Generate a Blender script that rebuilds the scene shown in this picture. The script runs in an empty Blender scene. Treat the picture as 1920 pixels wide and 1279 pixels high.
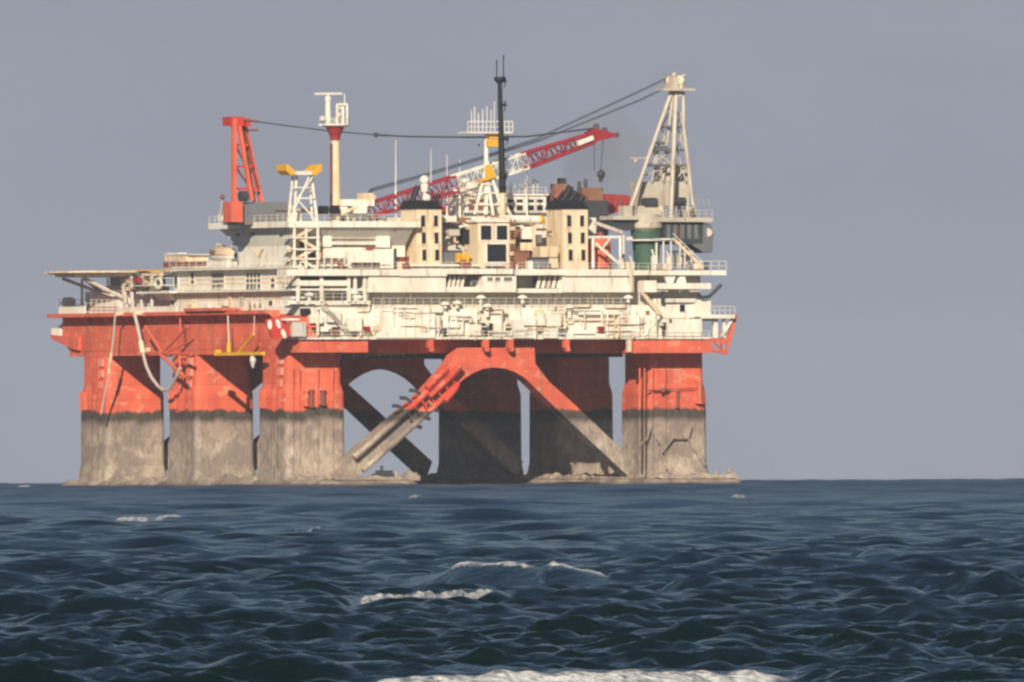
import bpy, bmesh, math, random
import numpy as np
from mathutils import Vector, Matrix
random.seed(7)
rad = math.radians
SC = bpy.context.scene
COL = SC.collection

# ------------------------------------------------------------------ camera
CAM_H = 3.0            # eye height above the beach-side water
DIST = 3500.0          # metres to the platform
MPP = 0.087            # metres per photo pixel at the platform
FPX = DIST / MPP
R_EARTH = 6.371e6
PITCH = math.atan((639.5 - 865.0) / FPX) * -1
ROLL = math.atan(8.0 / 1920.0)
cd = bpy.data.cameras.new('camera')
cam = bpy.data.objects.new('camera', cd)
COL.objects.link(cam)
cd.sensor_width = 36.0
cd.lens = 36.0 * FPX / 1920.0
cd.clip_start = 1.0
cd.clip_end = 60000.0
CAM_ROT = Matrix.Rotation(rad(90) + PITCH, 3, 'X') @ Matrix.Rotation(-ROLL, 3, 'Z')
cam.matrix_world = Matrix.Translation((0, 0, CAM_H)) @ CAM_ROT.to_4x4()
SC.camera = cam

# ------------------------------------------------------------------ frame of the platform
YAW = rad(26.6)
CA, SA = math.cos(YAW), math.sin(YAW)
RIG0 = Vector(((564 - 960) * MPP, DIST, -DIST * DIST / (2 * R_EARTH)))

# ------------------------------------------------------------------ world, sun, exposure
SUN_A, SUN_B, SUN_C = 1.0, 1.45, 0.76          # light travels along +u, +v, -w
tx = SUN_A * CA - SUN_B * SA
ty = SUN_A * SA + SUN_B * CA
sun_dir = Vector((-tx, -ty, SUN_C)).normalized()   # towards the sun
SUN_EL = math.asin(sun_dir.z)
world = bpy.data.worlds.new('World')
SC.world = world
world.use_nodes = True
wn = world.node_tree.nodes
bg = wn['Background']
sky = wn.new('ShaderNodeTexSky')
sky.sky_type = 'NISHITA'
sky.sun_disc = False
sky.sun_elevation = SUN_EL
sky.sun_rotation = math.atan2(sun_dir.x, sun_dir.y)
sky.air_density = 1.0
sky.dust_density = 0.3
sky.ozone_density = 2.0
SKY_STRENGTH = 0.05
HAZE_DENSITY = 2.5e-5
HAZE_SKY = (0.266, 0.286, 0.344)              # even, hazy band of sky low over the sea
tc = wn.new('ShaderNodeTexCoord')
sx = wn.new('ShaderNodeSeparateXYZ')
world.node_tree.links.new(tc.outputs['Generated'], sx.inputs[0])
mr = wn.new('ShaderNodeMapRange')
mr.interpolation_type = 'SMOOTHSTEP'
mr.inputs[1].default_value = 0.035; mr.inputs[2].default_value = 0.10
world.node_tree.links.new(sx.outputs[2], mr.inputs[0])
mx = wn.new('ShaderNodeMix'); mx.data_type = 'RGBA'
world.node_tree.links.new(mr.outputs[0], mx.inputs[0])
hn = wn.new('ShaderNodeTexNoise')             # uneven, faintly cloudy haze
hn.inputs['Scale'].default_value = 55.0; hn.inputs['Detail'].default_value = 3.0
hm = wn.new('ShaderNodeMapping'); hm.inputs['Scale'].default_value = (1.0, 1.0, 2.2)
world.node_tree.links.new(tc.outputs['Generated'], hm.inputs[0]); world.node_tree.links.new(hm.outputs[0], hn.inputs['Vector'])
hc = wn.new('ShaderNodeMix'); hc.data_type = 'RGBA'
world.node_tree.links.new(hn.outputs['Fac'], hc.inputs[0])
hc.inputs[6].default_value = (*[c * 0.93 / SKY_STRENGTH for c in HAZE_SKY], 1)
hc.inputs[7].default_value = (HAZE_SKY[0] * 1.09 / SKY_STRENGTH, HAZE_SKY[1] * 1.07 / SKY_STRENGTH, HAZE_SKY[2] * 1.06 / SKY_STRENGTH, 1)
world.node_tree.links.new(hc.outputs[2], mx.inputs[6])
tint = wn.new('ShaderNodeMix'); tint.data_type = 'RGBA'; tint.blend_type = 'MULTIPLY'; tint.inputs[0].default_value = 1.0
tint.inputs[7].default_value = (0.86, 0.85, 0.90, 1)      # faint mauve of the hazy evening air
world.node_tree.links.new(sky.outputs[0], tint.inputs[6])
world.node_tree.links.new(tint.outputs[2], mx.inputs[7])
world.node_tree.links.new(mx.outputs[2], bg.inputs[0])
bg.inputs[1].default_value = SKY_STRENGTH
sd = bpy.data.lights.new('sun', 'SUN')
sd.energy = 5.0
sd.angle = rad(0.5)
sd.color = (1.0, 0.89, 0.73)
so = bpy.data.objects.new('sun', sd)
COL.objects.link(so)
so.rotation_euler = sun_dir.to_track_quat('Z', 'Y').to_euler()
so.location = (-300, 2000, 800)
SC.view_settings.view_transform = 'Standard'
SC.view_settings.look = 'None'
SC.view_settings.gamma = 1
SC.view_settings.exposure = 0.18
SC.cycles.use_denoising = True
SC.cycles.max_bounces = 6
SC.cycles.sample_clamp_direct = 8.0
SC.cycles.sample_clamp_indirect = 4.0
SC.cycles.volume_bounces = 1
SC.cycles.pixel_filter_type = 'BLACKMAN_HARRIS'
SC.cycles.filter_width = 2.6

# ------------------------------------------------------------------ pixel <-> platform coordinates
def ray(px, py):
    d = CAM_ROT @ Vector(((px - 960) / FPX, (639.5 - py) / FPX, -1.0))
    dx, dy = d.x, d.y
    o = Vector((0, 0, CAM_H)) - RIG0
    ou, ov = o.x * CA + o.y * SA, -o.x * SA + o.y * CA
    return Vector((ou, ov, o.z)), Vector((dx * CA + dy * SA, -dx * SA + dy * CA, d.z))
def F(px, py, v):                 # a point on the plane v = const (facing the shore)
    o, d = ray(px, py)
    t = (v - o.y) / d.y
    return o + d * t
def L(px, py, u):                 # a point on the plane u = const (the left side)
    o, d = ray(px, py)
    t = (u - o.x) / d.x
    return o + d * t
def H(py, px=900, v=0):
    return F(px, py, v).z
def W(p):
    return Vector((p[0] * CA - p[1] * SA, p[0] * SA + p[1] * CA, p[2])) + RIG0

# ------------------------------------------------------------------ materials
MATS = {}
def node_mat(name):
    m = bpy.data.materials.new(name)
    m.use_nodes = True
    nt = m.node_tree
    b = nt.nodes['Principled BSDF']
    MATS[name] = m
    return m, nt, b
def noise(nt, scale, detail=4, vec=None, rough=0.55):
    n = nt.nodes.new('ShaderNodeTexNoise')
    n.inputs['Scale'].default_value = scale
    n.inputs['Detail'].default_value = detail
    n.inputs['Roughness'].default_value = rough
    if vec: nt.links.new(vec, n.inputs['Vector'])
    return n.outputs['Fac']
def ramp(nt, fac, stops):
    r = nt.nodes.new('ShaderNodeValToRGB')
    el = r.color_ramp.elements
    while len(el) < len(stops): el.new(0.5)
    for e, (p, c) in zip(el, stops):
        e.position = p
        e.color = (*c, 1) if not isinstance(c, (int, float)) else (c, c, c, 1)
    nt.links.new(fac, r.inputs[0])
    return r.outputs[0]
def mix(nt, fac, a, b):
    m = nt.nodes.new('ShaderNodeMix'); m.data_type = 'RGBA'
    for s, v in ((0, fac), (6, a), (7, b)):
        if hasattr(v, 'is_linked') or isinstance(v, bpy.types.NodeSocket): nt.links.new(v, m.inputs[s])
        elif isinstance(v, (int, float)): m.inputs[s].default_value = v
        else: m.inputs[s].default_value = (*v, 1)
    return m.outputs[2]
def mapped(nt, sx, sy, sz):
    g = nt.nodes.new('ShaderNodeNewGeometry')
    mp = nt.nodes.new('ShaderNodeMapping')
    mp.inputs['Scale'].default_value = (sx, sy, sz)
    nt.links.new(g.outputs['Position'], mp.inputs[0])
    return mp.outputs[0]
def math_n(nt, op, a, b=None):
    m = nt.nodes.new('ShaderNodeMath'); m.operation = op
    for i, v in enumerate((a, b)):
        if v is None: continue
        if isinstance(v, (int, float)): m.inputs[i].default_value = v
        else: nt.links.new(v, m.inputs[i])
    return m.outputs[0]
def paint(name, base, dark, rust=0.0, rough=0.55, rustcol=(0.27, 0.11, 0.05), patch=0.35, fine=1.2):
    m, nt, b = node_mat(name)
    p1 = noise(nt, 0.22, 5, mapped(nt, 1, 1, 1))
    c = mix(nt, ramp(nt, p1, ((0.5 - patch / 2, 0.0), (0.5 + patch / 2, 1.0))), dark, base)
    p3 = noise(nt, fine, 4, mapped(nt, 1, 1, 0.6))
    c = mix(nt, ramp(nt, p3, ((0.35, 0.35), (0.6, 0.0))), c, dark)
    if rust:
        p2 = noise(nt, 1.0, 5, mapped(nt, 1.4, 1.4, 0.16), 0.65)
        c = mix(nt, ramp(nt, p2, ((0.62 - rust * 0.3, 0.0), (0.76 - rust * 0.2, 0.85))), c, rustcol)
    nt.links.new(c, b.inputs['Base Color'])
    b.inputs['Roughness'].default_value = rough
    b.inputs['Specular IOR Level'].default_value = 0.3
    return m
paint('cream_paint', (0.86, 0.82, 0.72), (0.72, 0.65, 0.53), 0.20)
paint('tan_paint', (0.80, 0.65, 0.45), (0.68, 0.52, 0.34), 0.28)
paint('white_paint', (0.82, 0.79, 0.73), (0.62, 0.57, 0.48), 0.15)
paint('grey_paint_and_shade', (0.62, 0.59, 0.53), (0.50, 0.47, 0.41), 0.2)  # grey fittings, and cream walls greyed to stand for shade
paint('orange_paint', (0.74, 0.15, 0.08), (0.58, 0.11, 0.06), 0.15, rustcol=(0.32, 0.09, 0.05))
paint('red_paint', (0.62, 0.05, 0.035), (0.45, 0.035, 0.03), 0.12, rustcol=(0.25, 0.06, 0.04))
paint('crimson_paint', (0.33, 0.024, 0.035), (0.24, 0.02, 0.03), 0.1, rustcol=(0.2, 0.04, 0.03))
paint('yellow_paint', (0.80, 0.45, 0.03), (0.66, 0.34, 0.02), 0.1)
paint('ochre_paint', (0.74, 0.58, 0.40), (0.60, 0.44, 0.28), 0.25)
paint('faded_red', (0.74, 0.34, 0.25), (0.66, 0.24, 0.16), 0.25)
paint('green_paint', (0.055, 0.12, 0.08), (0.04, 0.085, 0.06), 0.12, rustcol=(0.10, 0.08, 0.03))
paint('rust_paint', (0.30, 0.15, 0.08), (0.20, 0.09, 0.05), 0.3)
paint('maroon_paint', (0.26, 0.08, 0.06), (0.18, 0.05, 0.04), 0.2)
paint('dark_steel', (0.055, 0.06, 0.07), (0.035, 0.04, 0.045), 0.15, rustcol=(0.10, 0.06, 0.04))
paint('black_paint', (0.012, 0.013, 0.016), (0.008, 0.008, 0.010))
paint('cable_steel', (0.05, 0.055, 0.065), (0.035, 0.04, 0.045))
paint('slate_paint', (0.17, 0.18, 0.19), (0.11, 0.12, 0.13), 0.25)
paint('pale_steel', (0.60, 0.54, 0.45), (0.44, 0.39, 0.31), 0.25)
paint('hose_rubber', (0.55, 0.48, 0.42), (0.42, 0.36, 0.31))
m, nt, b = node_mat('window_glass')
b.inputs['Base Color'].default_value = (0.012, 0.014, 0.018, 1)
b.inputs['Roughness'].default_value = 0.12
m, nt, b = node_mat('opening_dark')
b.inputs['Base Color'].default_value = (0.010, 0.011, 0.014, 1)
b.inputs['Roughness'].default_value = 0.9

def hull_mat(name, red, red2, band_z=(10.7, 12.5)):
    m, nt, b = node_mat(name)
    g = nt.nodes.new('ShaderNodeNewGeometry')
    sp = nt.nodes.new('ShaderNodeSeparateXYZ')
    nt.links.new(g.outputs['Position'], sp.inputs[0])
    z = math_n(nt, 'SUBTRACT', sp.outputs['Z'], RIG0.z)
    wob = math_n(nt, 'MULTIPLY', math_n(nt, 'SUBTRACT', noise(nt, 0.22, 6, mapped(nt, 1, 1, 0.5), 0.7), 0.5), 3.0)
    zw = math_n(nt, 'ADD', z, wob)
    # red paint, faded and streaked
    n1 = noise(nt, 0.25, 5, mapped(nt, 1, 1, 0.45))
    c_red = mix(nt, ramp(nt, n1, ((0.36, 0.0), (0.62, 1.0))), red2, red)
    st = noise(nt, 1.0, 5, mapped(nt, 1.1, 1.1, 0.09), 0.6)
    c_red = mix(nt, ramp(nt, st, ((0.53, 0.0), (0.68, 0.75))), c_red, (0.38, 0.14, 0.085))
    pl = noise(nt, 0.5, 2, mapped(nt, 1, 1, 1.6))
    c_red = mix(nt, ramp(nt, pl, ((0.58, 0.0), (0.66, 0.55))), c_red, (0.74, 0.31, 0.20))
    gx = nt.nodes.new('ShaderNodeCombineXYZ')
    nt.links.new(math_n(nt, 'ADD', sp.outputs['X'], math_n(nt, 'MULTIPLY', sp.outputs['Y'], 0.9)), gx.inputs[0])
    nt.links.new(z, gx.inputs[1])
    bk = nt.nodes.new('ShaderNodeTexBrick')
    bk.inputs['Scale'].default_value = 1.0
    bk.inputs['Brick Width'].default_value = 6.0; bk.inputs['Row Height'].default_value = 2.4
    bk.inputs['Mortar Size'].default_value = 0.07; bk.inputs['Mortar Smooth'].default_value = 0.3
    bk.inputs['Color1'].default_value = (1, 1, 1, 1); bk.inputs['Color2'].default_value = (0.90, 0.90, 0.90, 1); bk.inputs['Mortar'].default_value = (0.76, 0.76, 0.76, 1)
    nt.links.new(gx.outputs[0], bk.inputs['Vector'])
    ml = nt.nodes.new('ShaderNodeMix'); ml.data_type = 'RGBA'; ml.blend_type = 'MULTIPLY'; ml.inputs[0].default_value = 1.0
    nt.links.new(c_red, ml.inputs[6]); nt.links.new(bk.outputs['Color'], ml.inputs[7])
    c_red = ml.outputs[2]
    # dried marine growth
    n2 = noise(nt, 0.32, 6, mapped(nt, 1, 1, 0.6), 0.65)
    c_tan = ramp(nt, n2, ((0.28, (0.17, 0.14, 0.115)), (0.42, (0.36, 0.29, 0.225)), (0.54, (0.47, 0.385, 0.295)), (0.70, (0.66, 0.56, 0.45))))
    n3 = noise(nt, 1.5, 6, mapped(nt, 1, 1, 0.35), 0.7)
    c_tan = mix(nt, ramp(nt, n3, ((0.30, 0.6), (0.52, 0.0))), c_tan, (0.16, 0.125, 0.10))
    topd = nt.nodes.new('ShaderNodeMapRange')
    nt.links.new(zw, topd.inputs[0])
    topd.inputs[1].default_value = 5.5; topd.inputs[2].default_value = 11.0
    topd.inputs[3].default_value = 0.0; topd.inputs[4].default_value = 0.70
    c_tan = mix(nt, topd.outputs[0], c_tan, (0.27, 0.19, 0.17))
    blo = noise(nt, 0.16, 6, mapped(nt, 1, 1, 0.8), 0.7)
    c_tan = mix(nt, ramp(nt, blo, ((0.48, 0.0), (0.56, 0.75))), c_tan, (0.20, 0.155, 0.14))
    drp = noise(nt, 0.8, 4, mapped(nt, 1.6, 1.6, 0.12))
    c_tan = mix(nt, ramp(nt, drp, ((0.56, 0.0), (0.74, 0.35))), c_tan, (0.19, 0.145, 0.115))
    # algae band
    c_band = ramp(nt, n3, ((0.3, (0.035, 0.034, 0.028)), (0.7, (0.11, 0.085, 0.065))))
    def step(lo):
        r = nt.nodes.new('ShaderNodeMapRange')
        nt.links.new(zw, r.inputs[0])
        s_ = 0.55 if lo < 11.5 else 0.18
        r.inputs[1].default_value = lo - s_; r.inputs[2].default_value = lo + s_
        return r.outputs[0]
    lowr = nt.nodes.new('ShaderNodeMapRange')                 # wet weed at the waterline
    nt.links.new(zw, lowr.inputs[0])
    lowr.inputs[1].default_value = 0.9; lowr.inputs[2].default_value = 0.2; lowr.inputs[3].default_value = 0.0; lowr.inputs[4].default_value = 0.75
    c_tan = mix(nt, lowr.outputs[0], c_tan, (0.10, 0.065, 0.055))
    c = mix(nt, step(band_z[0]), c_tan, c_band)
    c = mix(nt, step(band_z[1]), c, c_red)
    nt.links.new(c, b.inputs['Base Color'])
    b.inputs['Roughness'].default_value = 0.7
    b.inputs['Specular IOR Level'].default_value = 0.2
    bp = nt.nodes.new('ShaderNodeBump')
    bp.inputs['Distance'].default_value = 0.25
    lowm = math_n(nt, 'SUBTRACT', 1.0, step(band_z[0]))
    bp.inputs['Strength'].default_value = 0.8
    nt.links.new(math_n(nt, 'MULTIPLY', n3, lowm), bp.inputs['Height'])
    nt.links.new(bp.outputs[0], b.inputs['Normal'])
    return m
hull_mat('hull_paint', (0.76, 0.155, 0.082), (0.60, 0.105, 0.060))
hull_mat('rack_paint', (0.66, 0.075, 0.04), (0.52, 0.05, 0.03))

# ------------------------------------------------------------------ mesh building
class MB:
    def __init__(self):
        self.v = []; self.f = []
    def raw(self, vs, fs):
        n = len(self.v)
        self.v += [tuple(p) for p in vs]
        self.f += [tuple(i + n for i in f) for f in fs]
        return self
    def box(self, u0, u1, v0, v1, w0, w1):
        u0, u1 = min(u0, u1), max(u0, u1); v0, v1 = min(v0, v1), max(v0, v1); w0, w1 = min(w0, w1), max(w0, w1)
        vs = [(u, v, w) for w in (w0, w1) for v in (v0, v1) for u in (u0, u1)]
        return self.raw(vs, [(0, 2, 3, 1), (4, 5, 7, 6), (0, 1, 5, 4), (2, 6, 7, 3), (0, 4, 6, 2), (1, 3, 7, 5)])
    def fbox(self, x0, y0, x1, y1, v, depth):      # front face seen at photo pixels, on plane v
        a, c = F(x0, y1, v), F(x1, y0, v)
        return self.box(a.x, c.x, v, v + depth, a.z, c.z)
    def lbox(self, x0, y0, x1, y1, u, depth):      # left face seen at photo pixels, on plane u
        a, c = L(x0, y1, u), L(x1, y0, u)
        return self.box(u, u + depth, a.y, c.y, a.z, c.z)
    def bar(self, p, q, r, n=6, r2=None):
        p, q = Vector(p), Vector(q)
        d = (q - p)
        if d.length < 1e-6: return self
        d.normalize()
        a = d.cross(Vector((0, 0, 1)) if abs(d.z) < 0.95 else Vector((1, 0, 0))).normalized()
        b = d.cross(a)
        r2 = r if r2 is None else r2
        ph = math.pi / 4 if n == 4 else 0
        vs = []
        for c, rr in ((p, r), (q, r2)):
            for k in range(n):
                t = 2 * math.pi * k / n + ph
                vs.append(c + a * (rr * math.cos(t)) + b * (rr * math.sin(t)))
        fs = [(k, (k + 1) % n, n + (k + 1) % n, n + k) for k in range(n)]
        fs += [tuple(reversed(range(n))), tuple(range(n, 2 * n))]
        return self.raw(vs, fs)
    def poly(self, pts, r, n=6):
        for p, q in zip(pts[:-1], pts[1:]): self.bar(p, q, r, n)
        return self
    def lathe(self, c, prof, n=20):                # prof: (radius, w)
        vs = []; fs = []
        for r, w in prof:
            for k in range(n):
                t = 2 * math.pi * k / n
                vs.append((c[0] + r * math.cos(t), c[1] + r * math.sin(t), w))
        for i in range(len(prof) - 1):
            for k in range(n):
                fs.append((i * n + k, i * n + (k + 1) % n, (i + 1) * n + (k + 1) % n, (i + 1) * n + k))
        fs += [tuple(reversed(range(n))), tuple(range((len(prof) - 1) * n, len(prof) * n))]
        return self.raw(vs, fs)
    def ball(self, c, r, n=14, sz=1.0):
        prof = [(max(0.02 * r, r * math.sin(math.pi * i / 10)), c[2] - r * sz * math.cos(math.pi * i / 10)) for i in range(11)]
        return self.lathe(c, prof, n)
    def prism_v(self, pts, v0, v1):                # pts: list of (u, w)
        n = len(pts)
        vs = [(u, v0, w) for u, w in pts] + [(u, v1, w) for u, w in pts]
        fs = [tuple(range(n)), tuple(reversed(range(n, 2 * n)))]
        fs += [(k, k + n, (k + 1) % n + n, (k + 1) % n) for k in range(n)]
        return self.raw(vs, fs)
    def prism_u(self, pts, u0, u1):                # pts: list of (v, w)
        n = len(pts)
        vs = [(u0, v, w) for v, w in pts] + [(u1, v, w) for v, w in pts]
        fs = [tuple(range(n)), tuple(reversed(range(n, 2 * n)))]
        fs += [(k, k + n, (k + 1) % n + n, (k + 1) % n) for k in range(n)]
        return self.raw(vs, fs)
    def prism_w(self, pts, w0, w1):
        n = len(pts)
        vs = [(u, v, w0) for u, v in pts] + [(u, v, w1) for u, v in pts]
        fs = [tuple(range(n)), tuple(reversed(range(n, 2 * n)))]
        fs += [(k, k + n, (k + 1) % n + n, (k + 1) % n) for k in range(n)]
        return self.raw(vs, fs)
    def rail(self, p, q, h=1.1, step=1.6, r=0.045):
        r = r * 0.7
        p, q = Vector(p), Vector(q)
        n = max(1, int((q - p).length / step))
        for i in range(n + 1):
            s = p.lerp(q, i / n)
            self.bar(s, s + Vector((0, 0, h)), r, 4)
        for f in (0.5, 1.0):
            self.bar(p + Vector((0, 0, h * f)), q + Vector((0, 0, h * f)), r, 4)
        return self
    def ladder(self, p, q, wid=0.5, side=(1, 0, 0), r=0.05):
        p, q, s = Vector(p), Vector(q), Vector(side) * wid / 2
        self.bar(p - s, q - s, r, 4); self.bar(p + s, q + s, r, 4)
        n = max(2, int((q - p).length / 0.5))
        for i in range(1, n):
            c = p.lerp(q, i / n)
            self.bar(c - s, c + s, r * 0.7, 4)
        return self
    def lattice(self, p, q, hp, hq, wp, wq, r, rb, n):   # box lattice boom; h along w, width along v
        p, q = Vector(p), Vector(q)
        d = (q - p).normalized()
        side = Vector((0, 1, 0)); side = (side - d * side.dot(d)).normalized()
        up = side.cross(d); up = -up if up.z < 0 else up
        rings = []
        for i in range(n + 1):
            t = i / n
            c = p.lerp(q, t); h = (hp + (hq - hp) * t) / 2; w = (wp + (wq - wp) * t) / 2
            rings.append([c + up * (a * h) + side * (b * w) for a, b in ((1, -1), (1, 1), (-1, 1), (-1, -1))])
        for k in range(4): self.bar(rings[0][k], rings[-1][k], r, 6)
        for i in range(n):
            for k in range(4):
                j = (k + 1) % 4
                a, b = (k, j) if i % 2 else (j, k)
                self.bar(rings[i][a], rings[i + 1][b], rb, 4)
                self.bar(rings[i][k], rings[i][j], rb, 4)
        for k in range(4): self.bar(rings[-1][k], rings[-1][(k + 1) % 4], rb, 4)
        return self
    def build(self, name, mat, parent, origin, smooth=False):
        me = bpy.data.meshes.new(name)
        me.from_pydata([(a - origin[0], b - origin[1], c - origin[2]) for a, b, c in self.v], [], self.f)
        bm = bmesh.new(); bm.from_mesh(me)
        bmesh.ops.recalc_face_normals(bm, faces=bm.faces)
        bm.to_mesh(me); bm.free()
        me.materials.append(MATS[mat])
        if smooth:
            for p in me.polygons: p.use_smooth = True
        o = bpy.data.objects.new(name, me)
        COL.objects.link(o)
        o.parent = parent
        return o

class Thing:
    def __init__(self, name, label, cat, base, group=None):
        self.base = Vector(base)
        o = bpy.data.objects.new(name, None)
        COL.objects.link(o)
        o.empty_display_size = 1.0
        o.location = W(base); o.rotation_euler = (0, 0, YAW)
        o['label'] = label; o['category'] = cat
        if group: o['group'] = group
        self.o = o
    def part(self, name, mb, mat, parent=None, label=None, smooth=False):
        p = mb.build(name, mat, parent or self.o, self.base, smooth)
        if label: p['label'] = label
        return p
def single(name, label, cat, mb, mat, base, group=None, smooth=False):
    o = mb.build(name, mat, None, base, smooth)
    o.location = W(base); o.rotation_euler = (0, 0, YAW)
    o['label'] = label; o['category'] = cat
    if group: o['group'] = group
    return o
def copy_thing(t, offset, label):
    r = t.o.copy(); COL.objects.link(r)
    nb = t.base + Vector(offset)
    r.location = W(nb); r['label'] = label
    def rec(src, dst):
        for ch in [c for c in COL.objects if c.parent == src]:
            c = ch.copy(); COL.objects.link(c); c.parent = dst
            rec(ch, c)
    rec(t.o, r)
    return r
def window(t, wall, x0, y0, x1, y1, v, side='F', mat='window_glass', frame='cream_paint', fr=0.10, name='window', mull=0):
    """frame (part) with the glass pane as its child, standing proud of the wall"""
    mb, gl = MB(), MB()
    if side == 'F':
        a, c = F(x0, y1, v), F(x1, y0, v)
        u0, u1, w0, w1 = a.x, c.x, a.z, c.z
        v0, v1 = v - 0.12, v + 0.02
        mb.box(u0 - fr, u0, v0, v1, w0 - fr, w1 + fr).box(u1, u1 + fr, v0, v1, w0 - fr, w1 + fr)
        mb.box(u0, u1, v0, v1, w0 - fr, w0).box(u0, u1, v0, v1, w1, w1 + fr)
        for k in range(mull):
            uu = u0 + (u1 - u0) * (k + 1) / (mull + 1)
            mb.box(uu - 0.09, uu + 0.09, v0, v1 - 0.03, w0, w1)
        gl.box(u0, u1, v - 0.03, v + 0.01, w0, w1)
    else:
        u = v
        a, c = L(x0, y1, u), L(x1, y0, u)
        a0, a1 = min(a.y, c.y), max(a.y, c.y); w0, w1 = a.z, c.z
        u0, u1 = u - 0.12, u + 0.02
        mb.box(u0, u1, a0 - fr, a0, w0 - fr, w1 + fr).box(u0, u1, a1, a1 + fr, w0 - fr, w1 + fr)
        mb.box(u0, u1, a0, a1, w0 - fr, w0).box(u0, u1, a0, a1, w1, w1 + fr)
        for k in range(mull):
            aa = a0 + (a1 - a0) * (k + 1) / (mull + 1)
            mb.box(u0, u1 - 0.03, aa - 0.12, aa + 0.12, w0, w1)
        gl.box(u - 0.03, u + 0.01, a0, a1, w0, w1)
    f = t.part(name, mb, frame, wall)
    if wall is None:
        t.part('pane', gl, mat, f)
    return f
# ------------------------------------------------------------------ the sea
def sea_distance(px, py):
    d = CAM_ROT @ Vector(((px - 960) / FPX, (639.5 - py) / FPX, -1.0))
    s = -d.z / d.y
    # CAM_H - s*y = -y^2/2R  ->  first hit
    disc = s * s - 2 * CAM_H / R_EARTH
    if disc <= 0: return math.sqrt(2 * R_EARTH * CAM_H), d.x / d.y
    y = R_EARTH * (s - math.sqrt(disc))
    return y, d.x / d.y
# breaking crests and steep dark crests: (left px, left py, right px, right py, height m, front width m, foam 0..1)
CRESTS = [
    (620, 1300, 1520, 1283, 0.22, 1.0, 1.01),
    (655, 1136, 960, 1122, 0.23, 1.4, 1.0),
    (1020, 1105, 1145, 1105, 0.16, 1.5, 1.0),
    (690, 1104, 1230, 1106, 0.78, 2.6, 0.0),
    (835, 1104, 1012, 1105, 0.10, 1.2, 0.8),
    (215, 979, 285, 978, 0.26, 8.0, 0.9),
    (290, 976, 345, 976, 0.26, 8.0, 0.9),
    (430, 1108, 470, 1107, 0.12, 2.0, 0.5),

    (102, 937, 120, 936, 0.3, 16.0, 0.9),
    (36, 916, 58, 916, 0.5, 30.0, 0.9),
    (765, 935, 792, 934, 0.3, 16.0, 0.7),
    (1165, 922, 1205, 921, 0.3, 20.0, 0.8),
    (1368, 936, 1398, 934, 0.3, 14.0, 0.8),
    (575, 1000, 605, 999, 0.25, 6.0, 0.6),
    (-140, 1108, 120, 1104, 0.34, 4.0, 0.0),
    (-20, 1150, 60, 1150, 0.40, 3.5, 0.0),
    (100, 1222, 240, 1220, 0.30, 2.0, 0.0),
    (280, 1145, 520, 1146, 0.38, 3.5, 0.0),
    (1195, 1122, 1440, 1124, 0.60, 4.0, 0.0),
    (1720, 1132, 1960, 1134, 0.55, 4.0, 0.0),
    (1530, 1142, 1760, 1140, 0.30, 3.0, 0.0),
    (1195, 1192, 1300, 1192, 0.34, 2.3, 0.0),
    (1190, 1235, 1480, 1236, 0.34, 2.0, 0.0),
    (1480, 1243, 1900, 1254, 0.32, 2.0, 0.0),
    (1580, 1058, 1700, 1058, 0.3, 4.0, 0.0),
    (1240, 1065, 1330, 1064, 0.4, 4.0, 0.0),
]
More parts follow.
